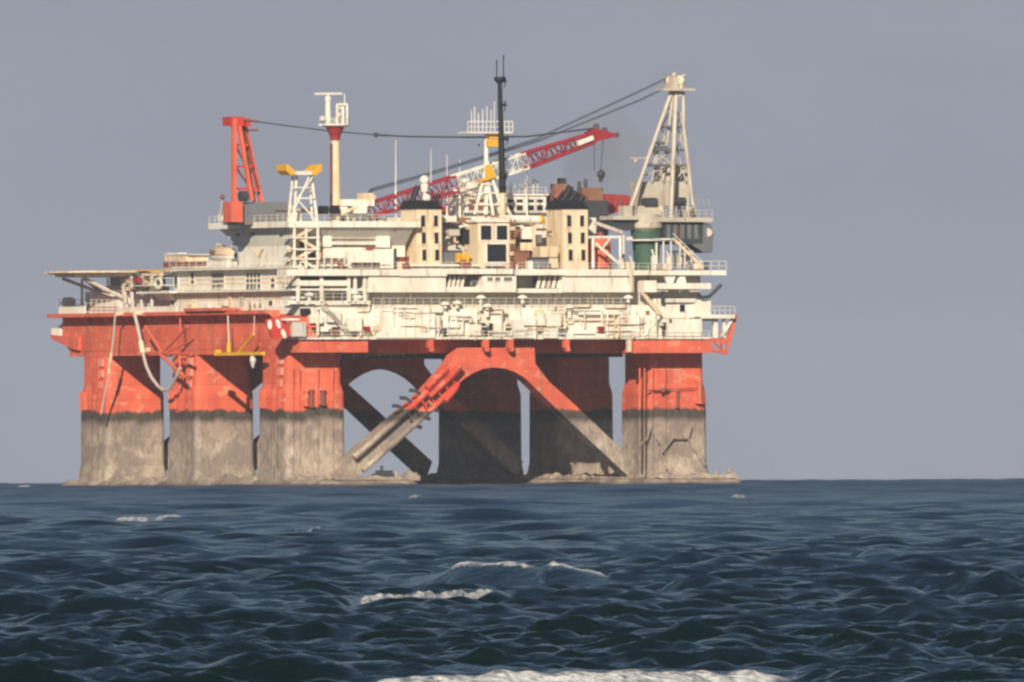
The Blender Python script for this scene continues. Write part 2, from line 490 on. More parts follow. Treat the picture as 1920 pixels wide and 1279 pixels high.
def build_sea():
    rng = np.random.default_rng(11)
    rows = list(np.linspace(12, 200, 60)) ; d = 200.0
    while d < 14000:
        rows.append(d)
        d += min(0.125 * (max(d, 260) / 290) ** 1.9, 3.2 if d < 5200 else (12.0 if d < 7500 else 150.0))
    rows = np.array(rows)
    s_row = np.gradient(rows)
    nf, ncoarse = 560, 40
    tf = np.linspace(-1, 1, nf)
    tc = np.linspace(0, 1, ncoarse + 1)[1:] ** 2
    n = nf + 2 * ncoarse
    half = 0.0252 * rows + 9.0
    far = 0.30 * rows + 60.0
    X = np.empty((len(rows), n), np.float32)
    X[:, ncoarse:ncoarse + nf] = half[:, None] * tf
    X[:, ncoarse + nf:] = half[:, None] + far[:, None] * tc
    X[:, :ncoarse] = -(half[:, None] + far[:, None] * tc[::-1])
    Y = np.repeat(rows[:, None], n, 1).astype(np.float32)
    # wind sea: many directional components with sharpened crests
    N = 130
    lam = 0.42 * (18.0 / 0.42) ** ((np.arange(N) + rng.random(N)) / N)
    th = rng.normal(0, 1, N) * np.where(lam > 9, 0.40, np.where(lam > 2.5, 0.65, 0.95)) + 0.10
    kx, ky = np.sin(th), -np.cos(th)
    k = 2 * np.pi / lam
    steep = 0.040 * np.where(lam > 4.0, (4.0 / lam) ** 1.0, 1.0) * np.where(lam < 2.2, 1.5, 1.0)
    amp = steep / k
    ph = rng.random(N) * 2 * np.pi
    # patchiness of the wind
    Z = np.zeros_like(X); DX = np.zeros_like(X); DY = np.zeros_like(X)
    for i in range(N):
        keep = np.clip((lam[i] / s_row - 2.0) / 1.6, 0, 1).astype(np.float32)
        last = int(np.max(np.nonzero(keep > 0)[0])) + 1 if keep.any() else 0
        if lam[i] > 5: keep = keep * (1 + 0.8 * np.clip((rows - 700) / 900, 0, 1))
        a = (amp[i] * keep[:last])[:, None].astype(np.float32)
        p = (k[i] * (kx[i] * X[:last] + ky[i] * Y[:last]) + ph[i]).astype(np.float32)
        c, s = np.cos(p), np.sin(p)
        Z[:last] += a * c
        DX[:last] -= (0.45 * kx[i]) * a * s
        DY[:last] -= (0.45 * ky[i]) * a * s
    def prof(x, n):                            # ragged 1-D noise, 0..1
        return np.interp(x, np.linspace(-0.2, 1.2, n), rng.random(n))
    lump = np.zeros_like(X)
    for i in range(26):
        l = 0.35 * (5.0 / 0.35) ** rng.random()
        t = rng.random() * 6.283
        kk = 6.283 / l
        rr = slice(0, int(np.searchsorted(rows, 1200)))
        lump[rr] += np.cos(kk * (np.cos(t) * X[rr] + np.sin(t) * Y[rr]) + rng.random() * 6.283) / 3.6
    foam = np.zeros_like(X)
    jobs = []
    for (x0, y0, x1, y1, h, wd, fo) in CRESTS:
        d0, s0 = sea_distance(x0, y0); d1, s1 = sea_distance(x1, y1)
        xa, xb = s0 * d0, s1 * d1
        r0 = int(np.searchsorted(rows, min(d0, d1) - 35 * wd)); r1 = int(np.searchsorted(rows, max(d0, d1) + 7 * wd))
        xx, yy = X[r0:r1], Y[r0:r1]
        if fo == 0 and h < 0.7: wd = wd * 0.6
        t = (xx - xa) / (xb - xa)
        L_ = abs(xb - xa)
        wig = rng.random(2) * 6.283
        line = d0 + (d1 - d0) * t + wd * (0.15 * np.sin(xx / L_ * 5 + wig[0]) + 0.06 * np.sin(xx / L_ * 17 + wig[1]))
        end = np.clip(np.minimum(t + 0.04, 1.04 - t) / (0.22 if fo > 0 else 0.42), 0, 1); end = end * end * (3 - 2 * end)
        q = (yy - line) / wd                       # q<0: the side facing the shore
        calm = np.clip((q + (34 if fo > 1 else (26 if fo == 1.0 else 13))) / 6, 0, 1) * np.clip((4 - q) / 3, 0, 1) * np.clip(end * 2.5, 0, 1) * (0.80 if fo > 0 else (0.5 if h > 0.7 else 0.15))
        Z[r0:r1] *= 1 - calm; DX[r0:r1] *= 1 - calm; DY[r0:r1] *= 1 - calm
        jobs.append((r0, r1, t, q, end, h, fo))
    for (r0, r1, t, q, end, h, fo) in jobs:
        if fo == 0: h = h * 0.8
        top = end * (0.66 + 0.26 * prof(t, 9) + (0.14 * prof(t, 40) + 0.06 * prof(t, 150) if fo > 0 else 0.08 * prof(t, 25)))
        shape = np.where(q < 0, np.exp(-(q / 0.8) ** 2), np.exp(-(q / 1.9) ** 2))
        Z[r0:r1] += h * shape * top
        if fo > 0:
            m = np.clip((q + (4.5 if fo > 1 else 1.25)) / (2.5 if fo > 1 else 0.35), 0, 1) * np.clip((0.55 - q) / 0.5, 0, 1) * np.clip(end * 1.5, 0, 1)
            m = m * (0.55 + 0.45 * np.clip(fo * 1.3 - 0.9 + 0.5 * prof(t, 12) + 0.7 * prof(t, 45), 0, 1)) * (0.75 + 0.4 * fo * prof(t, 60))
            foam[r0:r1] = np.maximum(foam[r0:r1], np.clip(m, 0, 1))
            Z[r0:r1] += 0.10 * h * lump[r0:r1] * np.clip(m, 0, 1)
    # calm strip at the platform's waterline keeps the flow round the pontoons low
    co = np.empty((len(rows), n, 3), np.float32)
    co[..., 0] = X + DX; co[..., 1] = Y + DY
    co[..., 2] = Z - (X.astype(np.float64) ** 2 + Y.astype(np.float64) ** 2) / (2 * R_EARTH)
    nr = len(rows)
    idx = np.arange(nr * n, dtype=np.int32).reshape(nr, n)
    quads = np.stack([idx[:-1, :-1], idx[:-1, 1:], idx[1:, 1:], idx[1:, :-1]], -1).reshape(-1, 4)
    me = bpy.data.meshes.new('sea')
    me.vertices.add(nr * n); me.vertices.foreach_set('co', co.ravel())
    nq = len(quads)
    me.loops.add(nq * 4); me.loops.foreach_set('vertex_index', quads.ravel())
    me.polygons.add(nq)
    me.polygons.foreach_set('loop_start', np.arange(0, nq * 4, 4, dtype=np.int32))
    me.polygons.foreach_set('use_smooth', np.ones(nq, bool))
    me.update(calc_edges=True)
    at = me.attributes.new('foam', 'FLOAT', 'POINT')
    at.data.foreach_set('value', foam.ravel())
    # material
    m, nt, b = node_mat('sea_water')
    g = nt.nodes.new('ShaderNodeNewGeometry')
    sp = nt.nodes.new('ShaderNodeSeparateXYZ'); nt.links.new(g.outputs['Position'], sp.inputs[0])
    def yr(y0, y1, a, c):
        r = nt.nodes.new('ShaderNodeMapRange'); nt.links.new(sp.outputs['Y'], r.inputs[0])
        for k_, v_ in zip((1, 2, 3, 4), (y0, y1, a, c)): r.inputs[k_].default_value = v_
        return r.outputs[0]
    body = noise(nt, 0.02, 3, mapped(nt, 1, 0.4, 1))
    near = ramp(nt, body, ((0.35, (0.005, 0.012, 0.012)), (0.65, (0.007, 0.016, 0.017))))     # sandy shallows
    deep = ramp(nt, body, ((0.35, (0.005, 0.015, 0.028)), (0.65, (0.007, 0.020, 0.036))))
    c = mix(nt, yr(320, 1100, 0, 1), near, deep)
    a = nt.nodes.new('ShaderNodeAttribute'); a.attribute_name = 'foam'
    fn = noise(nt, 4.0, 8, mapped(nt, 1.0, 0.45, 2.6), 0.78)
    thr = math_n(nt, 'ADD', math_n(nt, 'MULTIPLY', a.outputs['Fac'], 0.70), math_n(nt, 'MULTIPLY', math_n(nt, 'SUBTRACT', fn, 0.5), 1.6))
    ff = ramp(nt, thr, ((0.34, 0.0), (0.66, 1.0)))
    on = nt.nodes.new('ShaderNodeMath'); on.operation = 'GREATER_THAN'; on.inputs[1].default_value = 0.04
    nt.links.new(a.outputs['Fac'], on.inputs[0])
    ff = math_n(nt, 'MULTIPLY', ff, on.outputs[0])
    fcol = ramp(nt, noise(nt, 9.0, 5, mapped(nt, 1, 0.5, 2)), ((0.35, (0.50, 0.51, 0.52)), (0.6, (0.82, 0.81, 0.79))))
    nt.links.new(mix(nt, ff, c, fcol), b.inputs['Base Color'])
    b.inputs['IOR'].default_value = 1.333
    rr = nt.nodes.new('ShaderNodeMix')
    nt.links.new(ff, rr.inputs[0]); nt.links.new(yr(300, 2600, 0.10, 0.27), rr.inputs[2]); rr.inputs[3].default_value = 0.95
    nt.links.new(rr.outputs[0], b.inputs['Roughness'])
    bp = nt.nodes.new('ShaderNodeBump')
    bp.inputs['Strength'].default_value = 1.0
    bp.inputs['Distance'].default_value = 0.20
    nt.links.new(noise(nt, 1.5, 3, mapped(nt, 0.9, 1.0, 1), 0.6), bp.inputs['Height'])
    bq = nt.nodes.new('ShaderNodeBump')
    bq.inputs['Strength'].default_value = 1.0
    bq.inputs['Distance'].default_value = 0.055
    nt.links.new(noise(nt, 7.0, 3, mapped(nt, 0.8, 1.0, 1), 0.6), bq.inputs['Height'])
    nt.links.new(bp.outputs[0], bq.inputs['Normal'])
    nt.links.new(bq.outputs[0], b.inputs['Normal'])
    me.materials.append(m)
    o = bpy.data.objects.new('sea', me)
    COL.objects.link(o)
    o['kind'] = 'structure'
    return o
build_sea()

# ------------------------------------------------------------------ platform hull
WD = 35.45                      # level of the upper deck
hull = Thing('semi_submersible_platform', 'orange-red six-legged floating platform hull with tan stained lower columns standing in the sea', 'platform', (38, 40, 0))
def rrect(cu, cv, s, r, n=5):
    pts = []
    for qu, qv, a0 in ((1, 1, 0), (-1, 1, 90), (-1, -1, 180), (1, -1, 270)):
        for i in range(n + 1):
            a = rad(a0 + 90 * i / n)
            pts.append((cu + qu * (s - r) + r * math.cos(a), cv + qv * (s - r) + r * math.sin(a)))
    return pts
def column(cu, cv):
    mb = MB()
    levels = [(0.0, 5.75), (2.2, 5.7), (3.6, 5.45), (15.2, 5.4), (16.9, 5.0), (21.9, 5.0)]
    rings = [[(u, v, w) for u, v in rrect(cu, cv, s, 1.0)] for w, s in levels]
    n = len(rings[0])
    vs = [p for r in rings for p in r]
    fs = [(i * n + k, i * n + (k + 1) % n, (i + 1) * n + (k + 1) % n, (i + 1) * n + k) for i in range(len(levels) - 1) for k in range(n)]
    fs += [tuple(range(n)), tuple(range((len(levels) - 1) * n, len(levels) * n))]
    mb.raw(vs, fs)
    return hull.part('column', mb, 'hull_paint')
COLS = {}
for iu, cu in enumerate((5.0, 71.5)):
    for iv, cv in enumerate((10.0, 44.0, 78.0)):
        COLS[iu, iv] = column(cu, cv)
def pontoon(u0, u1, v0, v1):
    prof = [(-9.0, 0.0), (0.15, 0.0), (0.75, 0.35), (1.15, 1.3)]
    mb = MB()
    rings = []
    for w, ins in prof:
        r = 3.0
        pts = []
        for qu, qv, a0 in ((1, 1, 0), (-1, 1, 90), (-1, -1, 180), (1, -1, 270)):
            for i in range(9):
                a = rad(a0 + 90 * i / 8)
                cu = (u1 - ins - r) if qu > 0 else (u0 + ins + r)
                cv = (v1 - ins - r) if qv > 0 else (v0 + ins + r)
                pts.append((cu + r * math.cos(a), cv + r * math.sin(a), w))
        rings.append(pts)
    n = len(rings[0])
    fs = [(i * n + k, i * n + (k + 1) % n, (i + 1) * n + (k + 1) % n, (i + 1) * n + k) for i in range(3) for k in range(n)]
    fs += [tuple(range(n)), tuple(range(3 * n, 4 * n))]
    mb.raw([p for q in rings for p in q], fs)
    return hull.part('pontoon', mb, 'hull_paint')
pont_l = pontoon(-1.6, 16.5, -12, 90.5)
pont_r = pontoon(60.0, 78.2, -7.5, 90)
# crusted ridge of growth along the outer edges of the pontoons
def growth_ridge(p, q, wid, h, parent, seed):
    rg = np.random.default_rng(seed)
    p, q = Vector((*p, 1.1)), Vector((*q, 1.1)); d = q - p; ln = d.length; d.normalize(); s = Vector((-d.y, d.x, 0))
    n, m_ = max(6, int(ln / 0.7)), 6
    hh = np.convolve(rg.random(n + 5) ** 1.6, [0.25, 0.5, 0.25], 'same')[2:n + 3]
    vs, fs = [], []
    for i in range(n + 1):
        for k in range(m_ + 1):
            a = math.pi * k / m_
            e = 0.25 if i in (0, n) else 1
            c = p + d * (ln * i / n) + s * (wid * math.cos(a) * (0.8 + 0.4 * rg.random()))
            vs.append((c.x, c.y, 0.6 + e * (0.35 + h * hh[i]) * math.sin(a) * (0.75 + 0.5 * rg.random()) + 0.45))
    for i in range(n):
        for k in range(m_): fs.append((i * (m_ + 1) + k, i * (m_ + 1) + k + 1, (i + 1) * (m_ + 1) + k + 1, (i + 1) * (m_ + 1) + k))
    mb = MB().raw(vs, fs)
    hull.part('growth_ridge', mb, 'hull_paint', parent)
growth_ridge((0.5, -10.5), (13.5, -10.5), 0.8, 0.8, pont_l, 1)
growth_ridge((0.4, -8), (0.4, 83), 0.8, 0.8, pont_l, 2)
growth_ridge((62, -6), (76, -6), 0.8, 0.7, pont_r, 3)
growth_ridge((61.6, -2), (61.6, 80), 0.8, 0.9, pont_r, 4)
growth_ridge((1, 2.5), (10, 3.2), 1.0, 1.1, pont_l, 5)
growth_ridge((66, 2.8), (76, 3.2), 1.0, 1.0, pont_r, 6)
for x0, y0, x1, y1, v in ((708, 882, 742, 908, -4), (760, 886, 788, 908, -9), (742, 893, 762, 908, -7), (1368, 886, 1385, 902, -5), (1345, 892, 1360, 902, -4)):
    mb = MB(); a, c = F(x0, y1, v), F(x1, y0, v)
    mb.box(a.x, c.x, v, v + 2.2, 0.9, c.z * 0.8)
    mb.box(a.x + 0.4, c.x - 0.3, v + 0.4, v + 1.6, c.z * 0.8, c.z)
    mb.bar(((a.x + c.x) / 2 - 0.4, v + 1, c.z), ((a.x + c.x) / 2 - 0.4, v + 1, c.z + 0.8), 0.25)
    hull.part('mooring_bitt', mb, 'hull_paint' if x0 != 708 else 'dark_steel', pont_l if x0 < 1000 else pont_r)

# deck box and its lower blocks
mb = MB().box(0.05, 75.6, 5.5, 88, 21.72, 24.0)
deck_box = hull.part('deck_box', mb, 'hull_paint')
mb = MB(); a, c = F(566, 661, 0.2), F(690, 640, 0.2); mb.box(0, c.x, 0.2, 5.48, a.z, c.z)
hull.part('corner_block', mb, 'hull_paint')
mb = MB(); a, c = F(1186, 662, 0.2), F(1336, 637, 0.2); mb.box(a.x, c.x, 0.2, 5.48, a.z, c.z)
hull.part('corner_block', mb, 'hull_paint')
# taller red hull side on the left, with an overhanging ledge
wl0, wl1 = L(330, 656, 0).z, L(330, 592, 0).z
mb = MB().prism_u([(1.2, wl0), (87.5, wl0), (90.5, wl0 + 1.6), (90.5, wl1), (4, wl1), (1.2, wl1 - 2.5)], -0.02, 7)
side_hull = hull.part('side_plating', mb, 'hull_paint')
mb = MB().prism_w([(-2.0, 8), (-2.0, 92), (-0.5, 95.5), (6, 95.5), (6, 8)], wl1 + 0.02, wl1 + 0.62)
mb.prism_w([(-0.9, 20), (-2.6, 24), (-2.6, 38), (-0.9, 42)], wl1 + 0.64, wl1 + 1.15)
hull.part('side_ledge', mb, 'hull_paint')
for v in range(8, 88, 4):
    mb = MB().prism_v([(-1.9, wl1 + 0.0), (-0.03, wl1 + 0.0), (-0.03, wl1 - 1.5)], v, v + 0.12)
    hull.part('bracket', mb, 'hull_paint', side_hull)
# bow corner platform
p = L(128, 632, 0)
nose = [L(x, y, 0) for x, y in ((99, 628), (140, 632), (152, 632), (152, 657), (140, 654), (103, 636))]
mb = MB().prism_u([(q.y, q.z) for q in nose], -0.6, 6)
bowp = hull.part('bow_platform', mb, 'hull_paint')
mb = MB().box(0, 3, 92, 95, p.z + 0.02, p.z + 1.5)
mb.lathe((1.5, 93.5), [(0.8, p.z + 1.5), (0.9, p.z + 1.9), (0.3, p.z + 2.1)], 10)
hull.part('capstan', mb, 'cream_paint', bowp)
mb = MB().lathe((1.6, 91.6), [(1.1, p.z), (1.1, p.z + 1.0), (0.6, p.z + 1.2), (0.6, p.z + 1.8), (1.1, p.z + 2.0), (1.1, p.z + 2.4)], 12)
hull.part('winch', mb, 'dark_steel', bowp)

# braces: the arched frame between the legs, three times
BR = [(640, 893), (655, 858), (722, 800), (790, 742), (834, 694), (850, 672), (862, 652), (1002, 652), (1004, 682), (1030, 716),
      (1090, 770), (1142, 820), (1190, 864), (1180, 893), (1168, 884), (1108, 828), (1045, 768), (1014, 738), (992, 716), (980, 706), (964, 697),
      (946, 691), (926, 689), (905, 692), (888, 699), (872, 709), (856, 722), (834, 742), (768, 806), (700, 868), (672, 893)]
brz = [(F(x, y, 1.6).x, F(x, y, 1.6).z) for x, y in BR]
BRACES = []
for v0, d in ((1.6, 3.1), (42.6, 3.0), (76.5, 3.0)):
    BRACES.append(hull.part('arch_brace', MB().prism_v(brz, v0, v0 + d), 'hull_paint'))
# ladder rack running up the left arm of the front brace
mb = MB()
for o in (0, 24):
    mb.poly([F(664 + o * 0.7, 858 + o, 0.5), F(770 + o * 0.7, 764 + o, 0.5), F(842 + o * 0.7, 696 + o, 0.5)], 0.5, 8)
rack = hull.part('pipe_rack', mb, 'rack_paint')
mb = MB()
for i in range(7, 14):
    t = i / 13
    a = F(672 + 168 * t, 852 - 152 * t, 0.3); b = F(672 + 16 + 168 * t, 876 - 152 * t, 0.3)
    mb.bar(a, b, 0.16, 4)
hull.part('rung', mb, 'rack_paint', rack)
for x, y in ((748, 762), (762, 747), (780, 733)):
    mb = MB(); a = F(x, y, 0.6); mb.bar(a, a + Vector((-1.1, 0, 0.1)), 0.42, 4); mb.bar(a, F(x + 12, y + 10, 0.6), 0.3, 4)
    hull.part('tooth', mb, 'dark_steel', rack)
for x, y in ((780, 798), (796, 782), (811, 766), (824, 752)):
    mb = MB(); a = F(x, y, 0.6); mb.bar(a, a + Vector((1.0, 0, -0.35)), 0.42, 4); mb.bar(a, F(x - 10, y - 9, 0.6), 0.3, 4)
    hull.part('tooth', mb, 'dark_steel', rack)
for pts, r in ((((800, 728), (838, 690)), 0.55), (((806, 744), (858, 694)), 0.42), (((834, 752), (856, 726)), 0.5), (((842, 708), (864, 684)), 0.6)):
    mb = MB().bar(F(*pts[0], -0.1), F(*pts[1], -0.1), r, 8)
    hull.part('sheave_cylinder', mb, 'rack_paint', rack)
# fittings on the front legs
def col_fit(x0, y0, x1, y1, mat, name, par, v=4.2, cap=True):
    a, c = F((x0 + x1) / 2, y1, v), F((x0 + x1) / 2, y0, v)
    r = abs(x1 - x0) * MPP / 2 / CA
    mb = MB().bar(a, c, r, 10)
    if cap:
        mb.bar(a, a + Vector((0, 0, 0.25)), r * 1.5, 10); mb.bar(c, c + Vector((0, 0, 0.2)), r * 1.35, 10)
    mb.bar((a + c) / 2, (a + c) / 2 + Vector((0, 0.9, 0)), r * 0.5, 6)
    return hull.part(name, mb, mat, par)
cl, cr = COLS[0, 0], COLS[1, 0]
col_fit(570, 735, 578, 762, 'hull_paint', 'fairlead', cl)
col_fit(581, 733, 588, 764, 'maroon_paint', 'fairlead', cl)
col_fit(601, 734, 610, 760, 'maroon_paint', 'fairlead', cl)
col_fit(1306, 715, 1317, 757, 'hull_paint', 'fairlead', cr)
col_fit(1268, 735, 1273, 765, 'maroon_paint', 'fairlead', cr)
for x in (1198, 1207, 1222, 1246):
    col_fit(x, 690, x + 3, 890, 'hull_paint', 'riser_pipe', cr, 4.3, False)
for x in (548, 560, 594, 622):
    col_fit(x, 690, x + 3, 890, 'hull_paint', 'riser_pipe', cl, 4.3, False)
mb = MB().bar(F(1212, 732, 4), F(1255, 732, 4), 0.16, 6).bar(F(1240, 735, 3.6), F(1250, 728, 3.6), 0.4, 6).bar(F(1255, 730, 4), F(1310, 728, 4), 0.1, 5)
hull.part('boat_rail', mb, 'maroon_paint', cr)
for cols, v in ((cl, 15), (COLS[0, 1], 49), (COLS[0, 2], 83)):
    for dv in (-7.5, -5.2):
        mb = MB().ladder((-0.75, v + dv, 1.5), (-0.35, v + dv, 21.5), 0.9, (0, 1, 0), 0.1)
        hull.part('ladder', mb, 'hull_paint', cols)
    for w in (16.9, 18.8, 20.6):
        hull.part('draught_board', MB().box(-0.45, 0.05 if w > 17 else -0.2, v - 8.5, v - 7.2, w - 0.6, w + 0.6), 'faded_red', cols)
    for k in range(4):
        hull.part('riser_pipe', MB().bar((-0.75, v - 3.4 + k * 0.8, 12.8), (-0.75, v - 3.4 + k * 0.8, 15.8), 0.17, 6), 'hull_paint', cols)
mb = MB()                                              # crusted pipe loop on the right leg
mb.poly([F(1250, 880, 3.9), F(1240, 850, 3.9), F(1262, 822, 3.9), F(1290, 822, 3.9), F(1310, 856, 3.9), F(1322, 872, 3.9)], 0.2, 6)
mb.poly([F(1290, 822, 3.9), F(1296, 800, 3.9)], 0.22, 6)
mb.poly([F(1198, 838, 3.9), F(1214, 820, 3.9), F(1222, 800, 3.9), F(1236, 832, 3.9)], 0.16, 6)
hull.part('crusted_pipe', mb, 'hull_paint', cr)
# lugs hanging below the front edge
for x in (808, 912, 958, 1063):
    mb = MB().fbox(x - 5, 636, x + 5, 652, -0.25, 0.9); a = F(x, 655, 0.2); mb.bar((a.x, -0.2, a.z), (a.x, 0.6, a.z), 0.45, 8)
    hull.part('lug', mb, 'hull_paint')
mb = MB().fbox(1178, 637, 1184, 660, -0.6, 0.8); hull.part('drain_pipe', mb, 'tan_paint')
# dark girders under the deck
for v in (14, 26, 34, 50, 60, 68):
    hull.part('deck_girder', MB().box(10.2, 66, v, v + 1.0, 21.1, 21.7), 'dark_steel')
hull.part('gangway_rail', MB().rail(F(640, 676, 6), F(780, 668, 6), 1.1, 2.0, 0.08), 'pale_steel')
# red truss walkway at the right-hand end
mb = MB()
for v in (1.0, 5.0):
    A, B_, C_, D_, E_ = [F(*q, v) for q in ((1338, 640), (1366, 638), (1362, 663), (1338, 658), (1379, 590))]
    mb.bar(A, B_, 0.28, 4).bar(B_, C_, 0.28, 4).bar(C_, D_, 0.28, 4).bar(A, C_, 0.2, 4).bar(D_, B_, 0.2, 4).bar(B_, E_, 0.42, 4)
    mb.bar(F(1352, 639, v), F(1352, 661, v), 0.2, 4)
mb.bar(F(1366, 638, 1), F(1366, 638, 5), 0.2, 4).bar(F(1362, 663, 1), F(1362, 663, 5), 0.2, 4)
mb.fbox(1336, 634, 1372, 640, 0.8, 4.4)
hull.part('walkway_truss', mb, 'orange_paint')
hull.part('railing', MB().rail(F(1338, 634, 0.9), F(1370, 634, 0.9), 1.5, 0.9, 0.09), 'orange_paint')
# bright red end plate with oval holes, left corner of the front
mb = MB().prism_v([(F(x, y, -0.2).x, F(x, y, -0.2).z) for x, y in ((498, 600), (530, 592), (546, 622), (540, 634), (512, 634))], -0.2, 0.4)
endp = hull.part('end_plate', mb, 'red_paint')
for x, y, tilt in ((506, 609, 0), (522, 607, 1), (532, 626, 1)):
    mb = MB(); c = F(x, y, -0.3); rr = 0.62
    n = 14
    pts = [(c.x + rr * 0.62 * math.cos(6.283 * k / n) + tilt * 0.35 * rr * math.sin(6.283 * k / n) * -1, c.z + rr * 1.25 * math.sin(6.283 * k / n)) for k in range(n)]
    mb.prism_v(pts, -0.32, -0.2); hull.part('oval_plate', mb, 'cream_paint', endp)
mb = MB()                                             # dark red shoulder between side and front
mb.prism_w([(0.0, 0.2), (0.0, 11), (3, 11), (3, 0.2)], 24.0, wl1 - 0.3)
hull.part('corner_plating', mb, 'orange_paint')

# ------------------------------------------------------------------ main deckhouse along the front
dh = Thing('front_deckhouse', 'long cream deckhouse along the front edge with overhanging boxes and slanted louvres', 'deckhouse', (38, 6, 24))
z570 = H(572)
mb = MB(); a, c = F(566, 634, 0.6), F(1292, 572, 0.6); mb.box(0.2, c.x, 0.6, 14, 24.02, c.z)
lower = dh.part('lower_wall', mb, 'cream_paint')
mb = MB(); a, c = F(560, 638, -0.2), F(1334, 633, -0.2); mb.box(a.x, c.x, -0.2, 3, 23.98, 24.35)
dh.part('sill', mb, 'cream_paint')
a, c = F(640, 575, 3.4), F(1225, 508, 3.4)
dh.part('recess_wall', MB().box(6.0, 75.0, 3.4, 12, z570 + 0.01, WD - 0.5), 'grey_paint_and_shade')  # shade below the overhanging boxes is put into the grey colour
mb = MB()
a = F(690, 572, 0.6)
mb.prism_u([(0.62, z570 + 0.02), (3.38, z570 + 0.02), (3.38, z570 + 0.25)], a.x, F(1190, 572, 0.6).x)
dh.part('sloped_ledge', mb, 'cream_paint')
dh.part('upper_deck', MB().box(1.5, 75.5, 1.5, 84, WD - 0.49, WD), 'slate_paint')
def upbox(x0, x1, y0, y1, v, d, name='overhang_box', mat='cream_paint'):
    return dh.part(name, MB().fbox(x0, y0, x1, y1, v, d), mat)
upbox(692, 836, 518, 548, -1.2, 4.5)
upbox(905, 968, 518, 548, -1.2, 4.5)
upbox(1056, 1188, 518, 548, -1.2, 4.5)
upbox(836.5, 904.5, 538, 548, -0.6, 3.9, 'overhang_sill')
upbox(972, 1055.5, 541, 549, -0.6, 3.9, 'overhang_sill')
# top edge beam: stepped lengths
for x0, x1, y0, y1 in ((538, 750, 505, 517), (750.6, 838, 505, 518), (838.6, 962, 504, 514), (970, 1058, 505, 516), (1058.6, 1185, 505, 517.5)):
    dh.part('edge_beam', MB().fbox(x0, y0, x1, y1, -1.7, 3.6), 'cream_paint')
dh.part('edge_beam', MB().fbox(1186, 507, 1362, 516, -1.3, 9), 'cream_paint')
dh.part('downpipe', MB().fbox(963.5, 506, 969, 546, -0.6, 0.6), 'dark_steel')  # dark strip standing in for the dark gap between the boxes
dh.part('downpipe', MB().fbox(1182.5, 505, 1185.5, 548, -1.9, 0.3), 'tan_paint')
# slanted louvres
for x0, x1, n in ((837, 870, 4), (1004, 1052, 5)):
    a, c = F(x0, 540, 0.4), F(x1, 518, 0.4)
    vent = dh.part('louvre_panel', MB().box(a.x, c.x, 0.4, 1.2, a.z, c.z), 'opening_dark')
    for k in range(n):
        t0 = a.x + (c.x - a.x) * k / n
        s = (c.x - a.x) / n
        pts = [(t0, a.z), (t0 + s * 0.5, a.z), (t0 + s * 1.0, c.z), (t0 + s * 0.5, c.z)]
        dh.part('louvre_blade', MB().prism_v(pts, 0.0, 0.38), 'cream_paint', vent)
for x0, x1 in ((913, 924), (928, 938), (944, 960)):
    window(dh, None, x0, 520, x1, 527, -1.22, mat='slate_paint')
# grey-green machinery between the boxes
dh.part('winch', MB().bar(F(880, 524, 1), F(902, 526, 1), 0.7, 10).bar(F(884, 524, 0.6), F(884, 536, 0.6), 0.25, 6).bar(F(898, 524, 0.6), F(898, 536, 0.6), 0.25, 6), 'slate_paint')
# middle-left part: open gallery under the edge beam
a, c = F(540, 575, 4.4), F(690, 517, 4.4)
dh.part('gallery_wall', MB().box(1.0, 5.98, 3.4, 9, z570 + 0.01, WD - 0.5), 'cream_paint')
dh.part('gallery_beam', MB().fbox(556, 526, 652, 536, -0.9, 1.6), 'cream_paint')
dh.part('gallery_beam', MB().fbox(548, 541, 690, 545, -0.5, 1.4), 'white_paint')
dh.part('gallery_beam', MB().fbox(540, 564, 694, 570, -0.4, 2.0), 'cream_paint')
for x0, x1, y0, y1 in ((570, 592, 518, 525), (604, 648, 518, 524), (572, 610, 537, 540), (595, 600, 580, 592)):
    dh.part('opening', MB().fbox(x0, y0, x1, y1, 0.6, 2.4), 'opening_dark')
for x in (557, 601, 652, 664, 682):
    dh.part('post', MB().fbox(x, 517, x + 5, 566, -0.75, 0.4), 'cream_paint')
# right end
dh.part('end_beam', MB().fbox(1226, 531, 1333, 542, -1.2, 2.0), 'cream_paint')
dh.part('end_box', MB().fbox(1208, 526, 1231, 548, -1.5, 2.4), 'cream_paint')
for x0, x1, x2, x3 in ((1246, 1268, 1262, 1252), (1276, 1284, 1287, 1270)):
    pts = [(F(x, y, -0.8).x, F(x, y, -0.8).z) for x, y in ((x0, 516.5), (x1, 516.5), (x2, 530.5), (x3, 530.5))]
    dh.part('gusset', MB().prism_v(pts, -0.8, -0.2), 'cream_paint')
dh.part('end_wall', MB().fbox(1226, 560, 1306, 596, 0.3, 5), 'cream_paint')
dh.part('end_beam', MB().fbox(1242, 561, 1306, 567, -0.4, 0.7), 'white_paint')
dh.part('end_cabin', MB().fbox(1304, 562, 1333, 594, -0.4, 4), 'cream_paint')
dh.part('end_cabin', MB().fbox(1252, 598, 1316, 631, -0.3, 4), 'cream_paint')
dh.part('end_platform', MB().fbox(1316, 590, 1378, 597, -0.6, 6), 'cream_paint')
dh.part('railing', MB().rail(F(1330, 590, -0.5), F(1378, 590, -0.5), 1.4, 0.8, 0.08), 'white_paint')
dh.part('railing', MB().rail(F(1290, 507, -1.2), F(1362, 507, -1.2), 1.5, 1.2, 0.07), 'cream_paint')
for x in (1338, 1342, 1356):
    dh.part('post', MB().fbox(x, 597, x + 4, 634, 0.6, 0.4), 'cream_paint')
dh.part('post', MB().bar(F(1374, 597, 0.5), F(1352, 632, 0.5), 0.28, 4), 'cream_paint')
dh.part('diagonal_brace', MB().bar(F(1204, 548, -0.6), F(1238, 590, -0.6), 0.36, 6), 'tan_paint')
